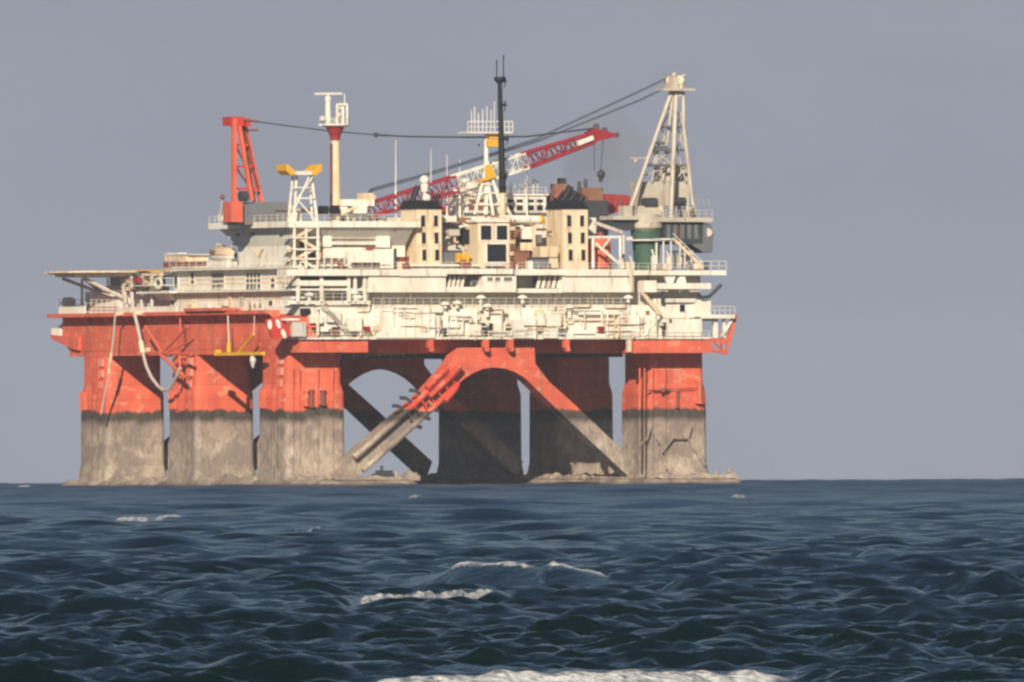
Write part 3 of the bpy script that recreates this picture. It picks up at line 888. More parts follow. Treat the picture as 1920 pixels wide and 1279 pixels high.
dh.part('diagonal_brace', MB().bar(F(1236, 594, -0.2), F(1206, 632, -0.2), 0.30, 6), 'cream_paint')
window(dh, None, 1274, 571, 1284, 585, 0.3)
dh.part('davit', MB().poly([F(1308, 552, -1), F(1316, 558, -1), F(1330, 556, -1), F(1338, 548, -1), F(1352, 534, -1)], 0.3, 6), 'dark_steel')
for x0, y0, x1, y1 in ((1241, 546, 1247, 570), (1256, 598, 1259, 605), (1318, 598, 1336, 602)):
    dh.part('opening', MB().fbox(x0, y0, x1, y1, -0.55, 0.4), 'dark_steel')
# clutter along the lower wall: lockers, pipes, cowls, ladders
rnd = random.Random(31)
def lw(x0, y0, x1, y1, name='locker', mat='cream_paint', v=-0.4, d=1.0, par=None):
    return dh.part(name, MB().fbox(x0, y0, x1, y1, v, d), mat, par)
for x0, y0, x1, y1 in ((582, 590, 606, 606), (614, 583, 640, 604), (652, 596, 680, 622), (706, 588, 816, 634), (842, 604, 870, 634), (884, 608, 902, 630), (926, 606, 948, 632),
                       (962, 598, 1006, 634), (1010, 588, 1052, 612), (1078, 600, 1160, 634), (1164, 590, 1200, 632), (740, 574, 830, 586), (1086, 577, 1180, 590), (1208, 600, 1232, 634), (860, 590, 900, 600), (1020, 616, 1046, 634)):
    lw(x0, y0, x1, y1, mat=rnd.choice(('cream_paint', 'cream_paint', 'cream_paint', 'white_paint')), v=-0.25 - rnd.random() * 0.5, d=1.2)
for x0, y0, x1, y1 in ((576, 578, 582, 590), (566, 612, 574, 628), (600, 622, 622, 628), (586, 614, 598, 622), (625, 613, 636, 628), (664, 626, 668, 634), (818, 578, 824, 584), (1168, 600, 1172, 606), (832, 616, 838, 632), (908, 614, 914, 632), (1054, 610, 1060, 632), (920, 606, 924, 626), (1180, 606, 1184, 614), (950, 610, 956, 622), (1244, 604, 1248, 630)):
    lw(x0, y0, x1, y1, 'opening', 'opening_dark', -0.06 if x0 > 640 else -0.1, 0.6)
lw(620, 617, 637, 629, 'winch', 'maroon_paint', -0.5, 0.8)
for x, y in ((690, 617), (1128, 617)):
    fb = MB().fbox(x - 5, y - 5, x + 5, y + 5, -1.0, 0.7); c = F(x, y, -1.0); fb.bar((c.x, -1.12, c.z), (c.x, -1.0, c.z), 0.3, 10)
    dh.part('fire_box', fb, 'crimson_paint')
for x, y, h in ((672, 556, 14), (835, 568, 10), (857, 566, 12), (902, 556, 26), (914, 572, 22), (980, 556, 14), (1068, 574, 22), (1178, 556, 10), (580, 551, 16), (664, 547, 12)):
    a = F(x, y + h, -0.3); c = F(x, y, -0.3)
    mb = MB().lathe((a.x, -0.3), [(0.3, a.z), (0.3, c.z - 0.35), (0.85, c.z - 0.3), (0.75, c.z), (0.25, c.z + 0.25)], 10)
    dh.part('vent_cowl', mb, 'cream_paint')
for i in range(34):                                   # vertical pipes and stanchions
    x = rnd.uniform(575, 1235); y0 = rnd.uniform(572, 600); y1 = rnd.uniform(612, 634)
    dh.part('pipe', MB().bar(F(x, y0, -0.55), F(x, y1, -0.55), rnd.uniform(0.09, 0.22), 6), rnd.choice(('cream_paint', 'tan_paint', 'white_paint', 'cream_paint', 'pale_steel')))
for i in range(26):                                   # horizontal runs with a bend
    x = rnd.uniform(575, 1150); l = rnd.uniform(20, 90); y = rnd.uniform(574, 630)
    pts = [F(x, y, -0.7), F(x + l, y + rnd.uniform(-1, 1), -0.7)]
    pts.append(F(x + l + rnd.uniform(-2, 4), y + rnd.choice((-14, -9, 8, 12)), -0.7))
    dh.part('pipe', MB().poly(pts, rnd.uniform(0.07, 0.18), 6), rnd.choice(('cream_paint', 'tan_paint', 'white_paint', 'pale_steel', 'rust_paint')))
dh.part('handrail', MB().poly([F(600, 570, -0.9), F(650, 622, -0.9)], 0.14, 5).poly([F(606, 570, -0.9), F(656, 622, -0.9)], 0.14, 5), 'pale_steel')
for x0, x1, y in ((570, 690, 634), (830, 1000, 634), (1006, 1075, 634), (1166, 1330, 634), (700, 1180, 573), (560, 690, 564)):
    dh.part('railing', MB().rail(F(x0, y, -0.9), F(x1, y, -0.9), 1.2, 1.5, 0.055), 'cream_paint')
for x in (720, 770, 1110, 1140):
    dh.part('stay', MB().bar(F(x, 550, -0.6), F(x, 574, 1.6), 0.08, 5), 'tan_paint')
dh.part('railing', MB().rail(F(545, 505, -1.6), F(960, 504, -1.6), 1.1, 1.8, 0.05), 'cream_paint')
dh.part('railing', MB().rail(F(972, 505, -1.6), F(1290, 507, -1.2), 1.1, 1.8, 0.05), 'cream_paint')

for i in range(46):                                   # dark plates painted in for shadowed recesses, and boxes along the lower wall
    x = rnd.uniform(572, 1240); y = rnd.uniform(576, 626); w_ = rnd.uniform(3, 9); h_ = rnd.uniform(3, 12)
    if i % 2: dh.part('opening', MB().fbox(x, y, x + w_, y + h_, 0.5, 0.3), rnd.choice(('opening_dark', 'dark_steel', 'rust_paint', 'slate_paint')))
    else: dh.part('locker', MB().fbox(x, y, x + w_ * 1.6, y + h_, -0.1 - rnd.random() * 0.7, 1.0), rnd.choice(('cream_paint', 'white_paint', 'tan_paint', 'pale_steel', 'white_paint')))
for i in range(30):                                   # gear along the edge of the upper deck
    x = rnd.uniform(560, 1330); h_ = rnd.uniform(4, 14)
    if 690 < x < 748 or 776 < x < 830 or 890 < x < 958 or 1050 < x < 1104: continue
    if i % 3 == 0: dh.part('deck_post', MB().bar(F(x, 505, 0.4), F(x, 503 - h_ * 1.5, 0.4), 0.14, 6), rnd.choice(('cream_paint', 'rust_paint', 'white_paint', 'ochre_paint')))
    else: dh.part('deck_box', MB().fbox(x, 502 - h_, x + rnd.uniform(4, 12), 505, 0.2 + rnd.random() * 1.5, 1.0), rnd.choice(('cream_paint', 'maroon_paint', 'tan_paint', 'slate_paint', 'white_paint', 'rust_paint')))
# ------------------------------------------------------------------ accommodation block, left side
acc = Thing('accommodation_block', 'pale cream crew quarters on the left side above the red ledge with narrow dark windows', 'deckhouse', (20, 26, 28))
wa0, wa1 = wl1 + 0.64, L(400, 503, 1).z
acc.part('wall', MB().box(1.0, 34, 3.5, 49, wa0, wa1), 'cream_paint')
acc.part('roof', MB().box(0.4, 34, 2.8, 49.6, wa1 + 0.01, wa1 + 0.35), 'cream_paint')
for x0, y0, x1, y1 in ((327, 518, 334, 541), (358, 512, 365, 534), (508, 521, 516, 540), (504, 564, 512, 577), (321, 557, 328, 572), (320, 547, 327, 552), (363, 559, 367, 565), (464, 557, 472, 561), (484, 557, 492, 561)):
    window(acc, None, x0, y0, x1, y1, 1.0, 'L', fr=0.14)
window(acc, None, 397, 513, 421, 540, 1.0, 'L', mat='slate_paint', frame='white_paint', fr=0.15)
window(acc, None, 462, 513, 489, 542, 1.0, 'L', mat='window_glass', frame='white_paint', fr=0.18, mull=3)
for y, x0, x1 in ((545, 330, 556), (503, 318, 556)):
    acc.part('walkway', MB().lbox(x0, y, x1, y + 2.2, -0.4, 1.38), 'cream_paint')
    a, c = L(x0, y, -0.35), L(x1, y, -0.35)
    acc.part('railing', MB().rail(a, c, 1.1, 2.4, 0.06), 'white_paint')
a, c = L(340, 590, -1.9), L(500, 590, -1.9)
acc.part('railing', MB().rail(a, c, 1.1, 2.4, 0.07), 'cream_paint')
acc.part('roof_parapet', MB().lbox(306, 490, 386, 502, 2.0, 0.5), 'maroon_paint')
acc.part('roof_parapet', MB().lbox(387, 490, 440, 499, 0.9, 0.4), 'cream_paint')
mb = MB(); q = [L(430, 542, 0.95), L(462, 542, 0.95), L(436, 512, 0.95), L(428, 514, 0.95)]
acc.part('downpipe', MB().lbox(428, 545, 432, 588, 0.6, 0.3), 'ochre_paint')
acc.part('ladder', MB().ladder(L(452, 588, 0.6), L(452, 546, 0.6), 0.9, (0, 1, 0), 0.09), 'pale_steel')
for x, y in ((380, 572), (396, 575), (412, 566), (440, 576), (476, 578), (488, 580), (350, 570)):
    acc.part('locker', MB().lbox(x, y, x + 10, y + 8, 0.2, 0.78), random.choice(('cream_paint', 'white_paint', 'tan_paint')))
for k in range(6):
    acc.part('pipe', MB().bar(L(468 + 5 * k, 592, 0.3), L(468 + 5 * k, 566 + 2 * (k % 3), 0.3), 0.12, 5), ('rust_paint', 'cream_paint')[k % 2])
for y in (522, 531, 553, 560):
    acc.part('wall_seam', MB().lbox(336, y, 552, y + 0.9, 0.94, 0.05), 'tan_paint')
# front end of the block, stair landing
acc.part('stair_landing', MB().fbox(546, 556, 572, 560, 0.0, 3.3), 'white_paint')
acc.part('cabinet', MB().fbox(549, 604, 574, 631, -1.0, 1.0), 'grey_paint_and_shade')
acc.part('cabinet', MB().fbox(533, 597, 562, 601, -1.4, 1.4), 'white_paint')
acc.part('doorway', MB().fbox(566, 578, 575, 592, -0.2, 0.7), 'opening_dark')

# ------------------------------------------------------------------ helideck
hd = Thing('helideck', 'thin ochre helicopter landing deck reaching out over the far left corner', 'helideck', (3, 78, 34))
zc = L(200, 512, 3).z
def octo(r, c=(2.0, 75.2)):
    return [(c[0] + r * math.cos(rad(22.5 + 45 * k)), c[1] + r * math.sin(rad(22.5 + 45 * k))) for k in range(8)]
hd.part('deck_plate', MB().prism_w(octo(10.6), zc - 0.25, zc + 0.25), 'ochre_paint')
net = hd.part('safety_net', MB().prism_w(octo(11.3), zc - 0.05, zc + 0.05), 'ochre_paint')
mb = MB(); o1, o2 = octo(10.2), octo(11.3)
for k in range(8):
    for t in (0, 0.25, 0.5, 0.75):
        a = Vector((*o2[k], zc)).lerp(Vector((*o2[(k + 1) % 8], zc)), t); b = Vector((*o1[k], zc - 0.3)).lerp(Vector((*o1[(k + 1) % 8], zc - 0.3)), t)
        mb.bar(a + Vector((0, 0, 0.12)), b, 0.1, 4)
hd.part('net_arm', mb, 'tan_paint', net)
hd.part('edge_girder', MB().prism_w(octo(9.6), zc - 0.7, zc - 0.26), 'cream_paint')
for u, v in ((-5, 72), (-5, 80), (8, 72), (8, 80), (1, 70), (1, 84)):
    hd.part('strut', MB().bar((u, v, zc - 0.9), (max(u, 1.0) * 0.7, 66 + (v - 66) * 0.45, wl1 + 3.2), 0.3, 6), 'pale_steel')
hd.part('post', MB().bar((0.5, 84, zc - 0.9), (0.5, 84, wl1 + 0.6), 0.22, 6), 'white_paint')
hd.part('post', MB().bar((0.5, 74, zc - 0.9), (0.5, 74, wl1 + 3), 0.18, 6), 'white_paint')
hd.part('catwalk', MB().lbox(250, 505, 310, 509, 1.5, 2.0), 'yellow_paint')
hd.part('underdeck_frame', MB().lbox(215, 521, 308, 524, 0.5, 6).lbox(240, 534, 305, 537, -0.5, 4), 'cream_paint')
for x in (228, 243, 262, 281, 298):
    hd.part('frame_post', MB().lbox(x, 518, x + 2.5, 560, 0.5, 0.4), 'pale_steel')
for x0, x1 in ((228, 262), (262, 298), (298, 262)):
    hd.part('frame_brace', MB().bar(L(x0, 520, 0.7), L(x1, 545, 0.7), 0.16, 5), 'tan_paint')

for x0, y0, x1, y1, m_ in ((232, 523, 246, 533, 'cream_paint'), (262, 526, 276, 533, 'white_paint'), (280, 538, 292, 545, 'cream_paint'), (236, 538, 252, 545, 'tan_paint'), (198, 536, 214, 545, 'white_paint'), (266, 512, 300, 518, 'tan_paint')):
    hd.part('equipment_locker', MB().lbox(x0, y0, x1, y1, 0.9, 2.5), m_)
hd.part('rear_screen', MB().lbox(206, 518, 306, 546, 6.2, 0.4), 'grey_paint_and_shade')
# ------------------------------------------------------------------ bow deckhouse, far left
bd = Thing('bow_deckhouse', 'low cream deckhouse with one dark porthole beneath the helideck', 'deckhouse', (3, 74, 28))
bd.part('wall', MB().lbox(160, 547, 222, 591, 0.5, 8), 'cream_paint')
bd.part('roof', MB().lbox(157, 545, 226, 547.3, 0.2, 8.6), 'white_paint')
window(bd, None, 164, 560, 170, 570, 0.5, 'L', fr=0.2)
bd.part('annex', MB().lbox(130, 572, 159, 591, 0.6, 6), 'cream_paint')
bd.part('bulwark', MB().lbox(110, 574, 158, 591, -1.2, 0.3), 'cream_paint')
bd.part('mooring_drum', MB().bar(L(122, 566, 0.5), L(134, 566, 0.5), 0.8, 10), 'cream_paint')
bd.part('railing', MB().rail(L(112, 574, -1.1), L(250, 575, -1.1), 1.1, 2, 0.08), 'cream_paint')
bd.part('side_screen', MB().lbox(223, 574, 330, 590, -1.0, 0.25), 'cream_paint')
bd.part('passage_wall', MB().lbox(224, 546, 318, 590, 3.2, 4), 'grey_paint_and_shade')
for x in (232, 245, 262, 282):
    bd.part('post', MB().lbox(x, 548, x + 2, 590, -0.3, 0.3), 'white_paint')
bd.part('boat_cradle', MB().lbox(255, 546, 318, 551, -1.5, 4).prism_v([(-1.6, L(300, 546, 0).z), (2, L(300, 546, 0).z), (2, L(300, 564, 0).z), (0.4, L(300, 564, 0).z)], 49.2, 53.5), 'cream_paint')
lb = MB()
c = L(297, 531, -0.4)
for k in range(16):
    a0, a1 = 6.283 * k / 16, 6.283 * (k + 1) / 16
    lb.bar((c.x, c.y + 1.25 * math.cos(a0), c.z + 0.75 * math.sin(a0)), (c.x, c.y + 1.25 * math.cos(a1), c.z + 0.75 * math.sin(a1)), 0.24, 6)
single('lifebuoy_rack', 'white ring shaped buoy hung under the catwalk right of the helideck', 'lifebuoy', lb, 'white_paint', c)
c = L(253, 525, -0.6)
single('fire_cabinet', 'small red box fixed on the frame below the helideck', 'fire cabinet', MB().lbox(249, 520, 258, 530, -0.6, 0.8).box(-0.66, -0.6, c.y - 0.3, c.y + 0.3, c.z - 0.4, c.z + 0.4), 'crimson_paint', c)

# small hut and orange lifeboat on the roof of the quarters
ht = Thing('roof_hut', 'small yellowish cream hut standing on the maroon parapet left of the lifeboat', 'hut', (4, 46, wa1 + 0.4))
a0 = L(306, 490, 3)
ht.part('base', MB().box(2.6, 8, 38, 51, wa1 + 0.36, a0.z), 'cream_paint')
ht.part('wall', MB().lbox(309, 479, 350, 489.8, 3.0, 4), 'tan_paint')
ht.part('roof', MB().lbox(307, 476.5, 352, 479, 2.8, 4.4).lbox(312, 474, 330, 476.4, 3.4, 2), 'cream_paint')
ht.part('door', MB().lbox(330, 481, 335, 489.5, 2.95, 0.1), 'ochre_paint')
lf = Thing('lifeboat', 'orange and white covered lifeboat on the roof beside the grey bridge block', 'lifeboat', (2, 28, wa1 + 0.4))
c = L(420, 480, 1.5); mb = MB(); cn = MB()
def hullform(mb, c, ln, rw, z0, z1, up):
    n, mm = 12, 10
    vs, fs = [], []
    for i in range(n + 1):
        t = -1 + 2 * i / n
        s = max(0.06, (1 - abs(t) ** 2.4)) ** 0.6
        for k in range(mm + 1):
            a = math.pi * k / mm
            vs.append((c.x + rw * s * math.cos(a), c.y + ln * t, c.z + (z1 if up else -z0) * (s ** 0.7) * math.sin(a)))
    for i in range(n):
        for k in range(mm):
            fs.append((i * (mm + 1) + k, i * (mm + 1) + k + 1, (i + 1) * (mm + 1) + k + 1, (i + 1) * (mm + 1) + k))
        fs.append((i * (mm + 1) + mm, i * (mm + 1), (i + 1) * (mm + 1), (i + 1) * (mm + 1) + mm))
    mb.raw(vs, fs)
hullform(mb, c, 4.3, 1.4, 1.1, 0, False); hullform(cn, c + Vector((0, 0, 0.02)), 4.2, 1.35, 0, 1.5, True)
lf.part('boat_hull', mb, 'white_paint', smooth=True)
can = lf.part('canopy', cn, 'ochre_paint', smooth=True)
lf.part('hatch', MB().box(c.x - 1.42, c.x - 1.0, c.y + 0.8, c.y + 2.6, c.z + 0.25, c.z + 0.95), 'rust_paint', can)
for dv in (-2.8, 2.8):
    lf.part('davit', MB().poly([(c.x + 1.8, c.y + dv, wa1 + 0.36), (c.x + 1.6, c.y + dv, c.z + 1.6), (c.x, c.y + dv, c.z + 2.0)], 0.16, 6).bar((c.x, c.y + dv, c.z + 2), (c.x, c.y + dv, c.z + 0.5), 0.05, 4), 'ochre_paint')
lf.part('cradle', MB().box(c.x - 0.9, c.x + 0.9, c.y - 3, c.y + 3, wa1 + 0.36, c.z - 0.75), 'cream_paint')

# ------------------------------------------------------------------ bridge block with the sloped overhang
br = Thing('bridge_block', 'grey-cream block with a sloped underside carrying the platform under the red crane', 'deckhouse', (12, 15, 36))
zb0, zb1, zb2 = wa1 + 0.36, L(490, 462, 0.6).z, L(490, 428, 0.6).z
br.part('wall', MB().box(0.6, 22, 6.0, 24.5, zb0, zb1), 'cream_paint')
br.part('overhang', MB().prism_u([(24.5, zb1 + 0.01), (6.0, zb1 + 0.01), (2.6, zb2), (31.5, zb2)], 0.6, 22), 'grey_paint_and_shade')  # grey colour carries the shade of the sloped underside
br.part('platform', MB().box(-1.0, 23, 2.2, 32.5, zb2 + 0.01, zb2 + 1.0), 'cream_paint')
br.part('railing', MB().rail((-0.9, 2.4, zb2 + 1), (-0.9, 32.3, zb2 + 1), 1.1, 2, 0.06).rail((-0.9, 2.4, zb2 + 1), (22.9, 2.4, zb2 + 1), 1.1, 2, 0.06), 'white_paint')
for x, y in ((442, 438), (470, 437), (524, 438)):
    br.part('lamp', MB().lbox(x, y, x + 4, y + 4, 0.3, 0.4), 'dark_steel')
br.part('davit_arm', MB().bar(L(476, 465, 0.2), L(484, 482, 0.2), 0.16, 5).bar(L(492, 465, 0.2), L(484, 482, 0.2), 0.16, 5).bar(L(484, 482, 0.2), L(484, 498, 0.2), 0.1, 5), 'tan_paint')
br.part('ladder', MB().lbox(546, 476, 550, 496, 0.2, 0.3), 'tan_paint')
cb = MB().lbox(473, 396, 514, 416, 3.0, 5)
dk = Thing('deck_cabin', 'plain cream cabin on the bridge platform between the red crane and the white trestle', 'cabin', (5, 12, zb2 + 1))
dk.part('wall', cb, 'cream_paint'); dk.part('roof', MB().lbox(472, 394.5, 516, 396, 2.8, 5.5), 'maroon_paint')
dk.part('door', MB().lbox(503, 401, 509, 415.5, 2.93, 0.1), 'tan_paint')

# stair and scaffold tower between bridge and vent house
st = Thing('stair_tower', 'cream steel stair tower below the white trestle left of the vent house', 'stair tower', (3, 2, WD))
for x in (552, 574, 596):
    st.part('post', MB().bar(F(x, 503, 1.5), F(x, 418, 1.5), 0.22, 5).bar(F(x, 503, 5), F(x, 418, 5), 0.2, 5), 'cream_paint')
for y in (424, 444, 466, 484):
    st.part('landing', MB().fbox(549, y, 600, y + 3, 1.2, 4), 'cream_paint')
for i, (y0, y1) in enumerate(((503, 484), (484, 466), (466, 444), (444, 424))):
    a, c = (556, 592) if i % 2 else (592, 556)
    st.part('flight', MB().bar(F(a, y0, 1.8), F(c, y1, 1.8), 0.3, 4), 'tan_paint')
st.part('wall', MB().box(F(548, 500, 5.4).x, F(604, 500, 5.4).x, 5.4, 5.98, WD + 0.01, H(420)), 'tan_paint')
for x0, y0, x1, y1 in ((562, 450, 574, 464), (582, 470, 592, 482), (556, 488, 566, 502), (579, 488, 590, 502)):
    st.part('opening', MB().fbox(x0, y0, x1, y1, 5.3, 0.3), 'dark_steel')

# ------------------------------------------------------------------ vent house
vh = Thing('vent_house', 'stepped cream house with three long horizontal slots left of the first funnel tower', 'deckhouse', (12, 4, WD))
vh.part('rear_wall', MB().fbox(606, 418, 722, 504, 7.6, 6), 'cream_paint')
vh.part('roof', MB().fbox(604, 420, 716, 425, 3.0, 9), 'cream_paint')
vh.part('slot_wall', MB().fbox(606, 430, 622, 463, 4.2, 3.4).fbox(707, 428, 731, 464, 4.2, 3.4), 'cream_paint')
for y0, y1, m_ in ((428, 438, 'cream_paint'), (443, 447.5, 'pale_steel'), (453, 459, 'white_paint')):
    vh.part('slat', MB().fbox(622.3, y0, 706.7, y1, 4.4, 1.5), m_)
vh.part('slot_back', MB().fbox(622.3, 430, 706.7, 463, 6.6, 0.6), 'rust_paint')
vh.part('middle_wall', MB().fbox(606, 464, 700, 484, 4.6, 3), 'cream_paint')
vh.part('lower_wall', MB().fbox(654, 470, 700.5, 503, 2.8, 4).fbox(702, 467, 743, 503, 2.8, 4), 'cream_paint')
f = vh.part('lower_vent', MB().fbox(659, 492, 712, 501, 2.7, 0.3), 'opening_dark')
for k in range(6):
    vh.part('vent_bar', MB().fbox(662 + k * 9, 492, 664 + k * 9, 501, 2.62, 0.1), 'rust_paint', f)
vh.part('roof_vent', MB().fbox(692, 462, 701, 471, 3.2, 1.2), 'maroon_paint')
vh.part('downpipe', MB().fbox(740, 466, 744, 503, 2.2, 0.4).fbox(712, 464, 716, 467, 3.8, 0.4), 'dark_steel')
for x in (608, 622, 636, 646):
    vh.part('pipe', MB().bar(F(x, 503, 2.6), F(x, 478 + (x % 7), 2.6), 0.2, 6), ('white_paint', 'pale_steel')[x % 2 == 0])
for x0, x1, m_ in ((610, 620, 'slate_paint'), (626, 634, 'rust_paint'), (638, 650, 'slate_paint')):
    vh.part('locker', MB().fbox(x0, 487, x1, 502.5, 3.6, 0.9), m_)
vh.part('railing', MB().rail(F(620, 420, 3.1), F(716, 420, 3.1), 1.3, 1.2, 0.06), 'pale_steel')
for x in (634, 652, 664, 680, 690, 703, 712):
    vh.part('roof_pipe', MB().bar(F(x, 420, 5), F(x, 405 + (x * 7) % 9, 5), 0.2, 6), ('pale_steel', 'tan_paint', 'maroon_paint')[x % 3])

# ------------------------------------------------------------------ funnel towers
def funnel(x_left, x_corner, x_right, y0, y1, label, v=4.0):
    t = Thing('funnel_tower', label, 'funnel tower', (F((x_corner + x_right) / 2, y1, v).x, v + 3, WD), 'funnel towers')
    a, c = F(x_corner, y1, v), F(x_right, y0, v)
    dep = (x_corner - x_left) * MPP / SA
    t.part('wall', MB().box(a.x, c.x, v, v + dep, WD + 0.01, c.z), 'tan_paint')
    for k in range(3):
        ya = y0 + 12 + k * 32
        for xa in ((x_corner + 7, x_corner + 15), (x_right - 15, x_right - 7)):
            window(t, None, xa[0] + k * 1.2, ya, xa[1] + k * 1.2, ya + 21, v, frame='tan_paint', fr=0.2)
    cp = MB(); zt = c.z
    e = 0.25
    w = c.x - a.x
    pts = [(a.x - e, zt + 0.01), (c.x + e, zt + 0.01), (c.x - 0.25 * w, zt + 1.35), (a.x + 0.45, zt + 1.45)]
    cp.prism_v(pts, v - e, v + dep + e)
    cap = t.part('cap', cp, 'black_paint')
    return t, a, c, dep, cap
t1, a, c, dep, cap = funnel(752, 782, 828, 392, 503, 'tan funnel tower with black cap beside the vent house, left of the two')
for (x0, y0, x1, y1, r) in ((772, 378, 783, 350, 0.5), (800, 384, 803, 366, 0.42), (815, 386, 822, 364, 0.45)):
    t1.part('exhaust_pipe', MB().bar(F(x0, y0, 6.5), F(x1, y1, 6.5), r, 8), 'black_paint')
t1.part('roof_ball', MB().ball(F(800, 372, 5.0), 0.75, 12), 'white_paint')
t1.part('side_pipe', MB().bar(F(748, 500, 9), F(748, 468, 9), 0.3, 6), 'dark_steel')
t2, a, c, dep, cap = funnel(1025, 1056, 1102, 392, 503, 'tan funnel tower with black cap beside the red tank, right of the two')
for (x0, y0, x1, y1, r) in ((1050, 384, 1070, 350, 0.62), (1062, 386, 1080, 360, 0.6), (1080, 386, 1092, 368, 0.7), (1058, 386, 1066, 366, 0.5)):
    t2.part('exhaust_pipe', MB().bar(F(x0, y0, 6.5), F(x1, y1, 6.5), r, 8), 'black_paint')
t2.part('side_casing', MB().fbox(1014, 462, 1046, 482, 3.0, 3).fbox(1030, 482, 1046, 503, 3.4, 2), 'tan_paint')

# ------------------------------------------------------------------ middle equipment
eq = Thing('equipment_tower', 'cream house with two dark square openings over one larger, between the funnel towers', 'deckhouse', (32, 5, WD))
eq.part('wall', MB().fbox(896, 416, 956, 503, 4.0, 5), 'tan_paint')
for x0, y0, x1, y1 in ((901, 423, 921, 450), (931, 423, 951, 450)):
    window(eq, None, x0, y0, x1, y1, 4.0, fr=0.25, name='opening')
window(eq, None, 913, 458, 949, 491, 4.0, fr=0.3, name='opening')
eq.part('roof', MB().fbox(893, 412, 959, 416.5, 3.6, 6), 'cream_paint')
eq.part('railing', MB().rail(F(896, 412, 3.7), F(956, 412, 3.7), 1.1, 1, 0.06), 'tan_paint')
eq.part('bench', MB().fbox(912, 493, 946, 499, 3.3, 0.5), 'grey_paint_and_shade')
mc = Thing('machinery_casing', 'sloping beige machinery casing cluttered with pipes behind the two funnel towers', 'casing', (34, 16, WD))
mc.part('wall', MB().box(F(744, 480, 13).x, F(1118, 480, 13).x, 13, 24, WD + 0.01, H(408, 900, 13)), 'cream_paint')
pts = [(8.5, WD + 0.01), (12.99, WD + 0.01), (12.99, H(425, 860, 13)), (11.5, H(425, 860, 11))]
mc.part('sloped_front', MB().prism_u(pts, F(828, 480, 10).x, F(892, 480, 10).x), 'grey_paint_and_shade')
mc.part('opening', MB().fbox(878, 430, 887, 457, 7.0, 5.5), 'opening_dark')
for i in range(30):
    x = rnd.uniform(800, 1050); y = rnd.uniform(410, 480); l = rnd.uniform(8, 34)
    if rnd.random() < 0.5: pts = [F(x, y, 8.0), F(x + l, y + rnd.uniform(-7, 7), 8.0)]
    else: pts = [F(x, y, 8.0), F(x, min(500, y + l), 8.0), F(x + 7, min(500, y + l), 8.0)]
    mc.part('pipe', MB().poly(pts, rnd.uniform(0.10, 0.26), 6), rnd.choice(('tan_paint', 'cream_paint', 'rust_paint', 'pale_steel', 'ochre_paint')))
for x0, y0, x1, y1, m_ in ((832, 405, 856, 416, 'cream_paint'), (860, 408, 884, 416, 'rust_paint'), (842, 430, 862, 442, 'pale_steel'), (958, 425, 976, 445, 'rust_paint'), (980, 430, 1000, 448, 'cream_paint'),
                           (1002, 440, 1016, 456, 'slate_paint'), (976, 455, 1000, 470, 'tan_paint'), (1004, 462, 1022, 478, 'maroon_paint'), (956, 452, 966, 480, 'ochre_paint')):
    mc.part('equipment_box', MB().fbox(x0, y0, x1, y1, 7.4, 5), m_)
def deckbox(name, label, cat, x0, y0, x1, y1, v, d, m_, extra=None):
    t = Thing(name, label, cat, (F((x0 + x1) / 2, y1, v).x, v + d / 2, WD))
    a, c = F(x0, y1, v), F(x1, y0, v)
    t.part('body', MB().box(a.x, c.x, v, v + d, max(WD + 0.01, a.z), c.z), m_)
    mb = MB(); n = max(2, int((c.x - a.x) / 0.7))
    for k in range(n + 1):
        uu = a.x + (c.x - a.x) * k / n
        mb.box(uu - 0.06, uu + 0.06, v - 0.08, v - 0.001, max(WD + 0.01, a.z), c.z)
    t.part('rib', mb, m_)
    t.part('lid', MB().box(a.x - 0.1, c.x + 0.1, v - 0.15, v + d + 0.1, c.z + 0.005, c.z + 0.22), extra or m_)
    return t
deckbox('skip', 'slate grey deck container with dark lid right beside the left funnel tower', 'container', 834, 472, 866, 503, 3.6, 3, 'slate_paint', 'dark_steel')
t = Thing('deck_winch', 'small yellow-orange deck winch with red stand right of the grey container', 'winch', (F(871, 500, 2.5).x, 3, WD))
t.part('drum', MB().bar(F(862, 482, 2.6), F(878, 482, 2.6), 0.62, 12), 'yellow_paint'); t.part('side_plate', MB().fbox(860, 474, 863, 492, 2.0, 1.2).fbox(876, 476, 879, 492, 2.0, 1.2), 'yellow_paint')
t.part('stand', MB().bar(F(878, 490, 2.6), F(884, 486, 2.6), 0.3, 6).fbox(864, 490, 884, 503, 2.4, 0.8), 'maroon_paint')
deckbox('tank_container', 'brown rusty tank box on deck left of the right funnel tower', 'container', 966, 472, 992, 503, 3.0, 3, 'rust_paint', 'maroon_paint')
deckbox('skip', 'dark slate open skip at the foot of the right funnel tower', 'container', 996, 486, 1028, 503, 1.4, 2, 'slate_paint', 'dark_steel')
deckbox('locker_chest', 'faded pink-red chest standing between vent house and left funnel tower', 'chest', 750, 484, 766, 503, 2.0, 1.6, 'maroon_paint')
t = Thing('horizontal_tank', 'long cream cylinder with yellow end cap left of the right funnel tower', 'tank', (F(990, 430, 6).x, 6.5, H(418)))
t.part('shell', MB().bar(F(944, 411, 6), F(1010, 412, 6), 0.72, 14), 'cream_paint')
t.part('end_cap', MB().ball(F(1013, 412, 6), 0.78, 12), 'yellow_paint')
t.part('saddle', MB().fbox(950, 413, 954, 503, 6.2, 0.4).fbox(1000, 413, 1004, 503, 6.2, 0.4), 'ochre_paint')
t = Thing('rust_ladder_frame', 'rusty orange vertical ladder frame right of the equipment tower', 'ladder', (F(961, 503, 3.4).x, 3.4, WD))
t.part('ladder', MB().ladder(F(961, 503, 3.4), F(961, 412, 3.4), 0.8, (1, 0, 0), 0.14), 'rust_paint')
for y in (425, 450, 472): t.part('bracket', MB().fbox(956, y, 966, y + 7, 3.2, 0.4), 'ochre_paint')

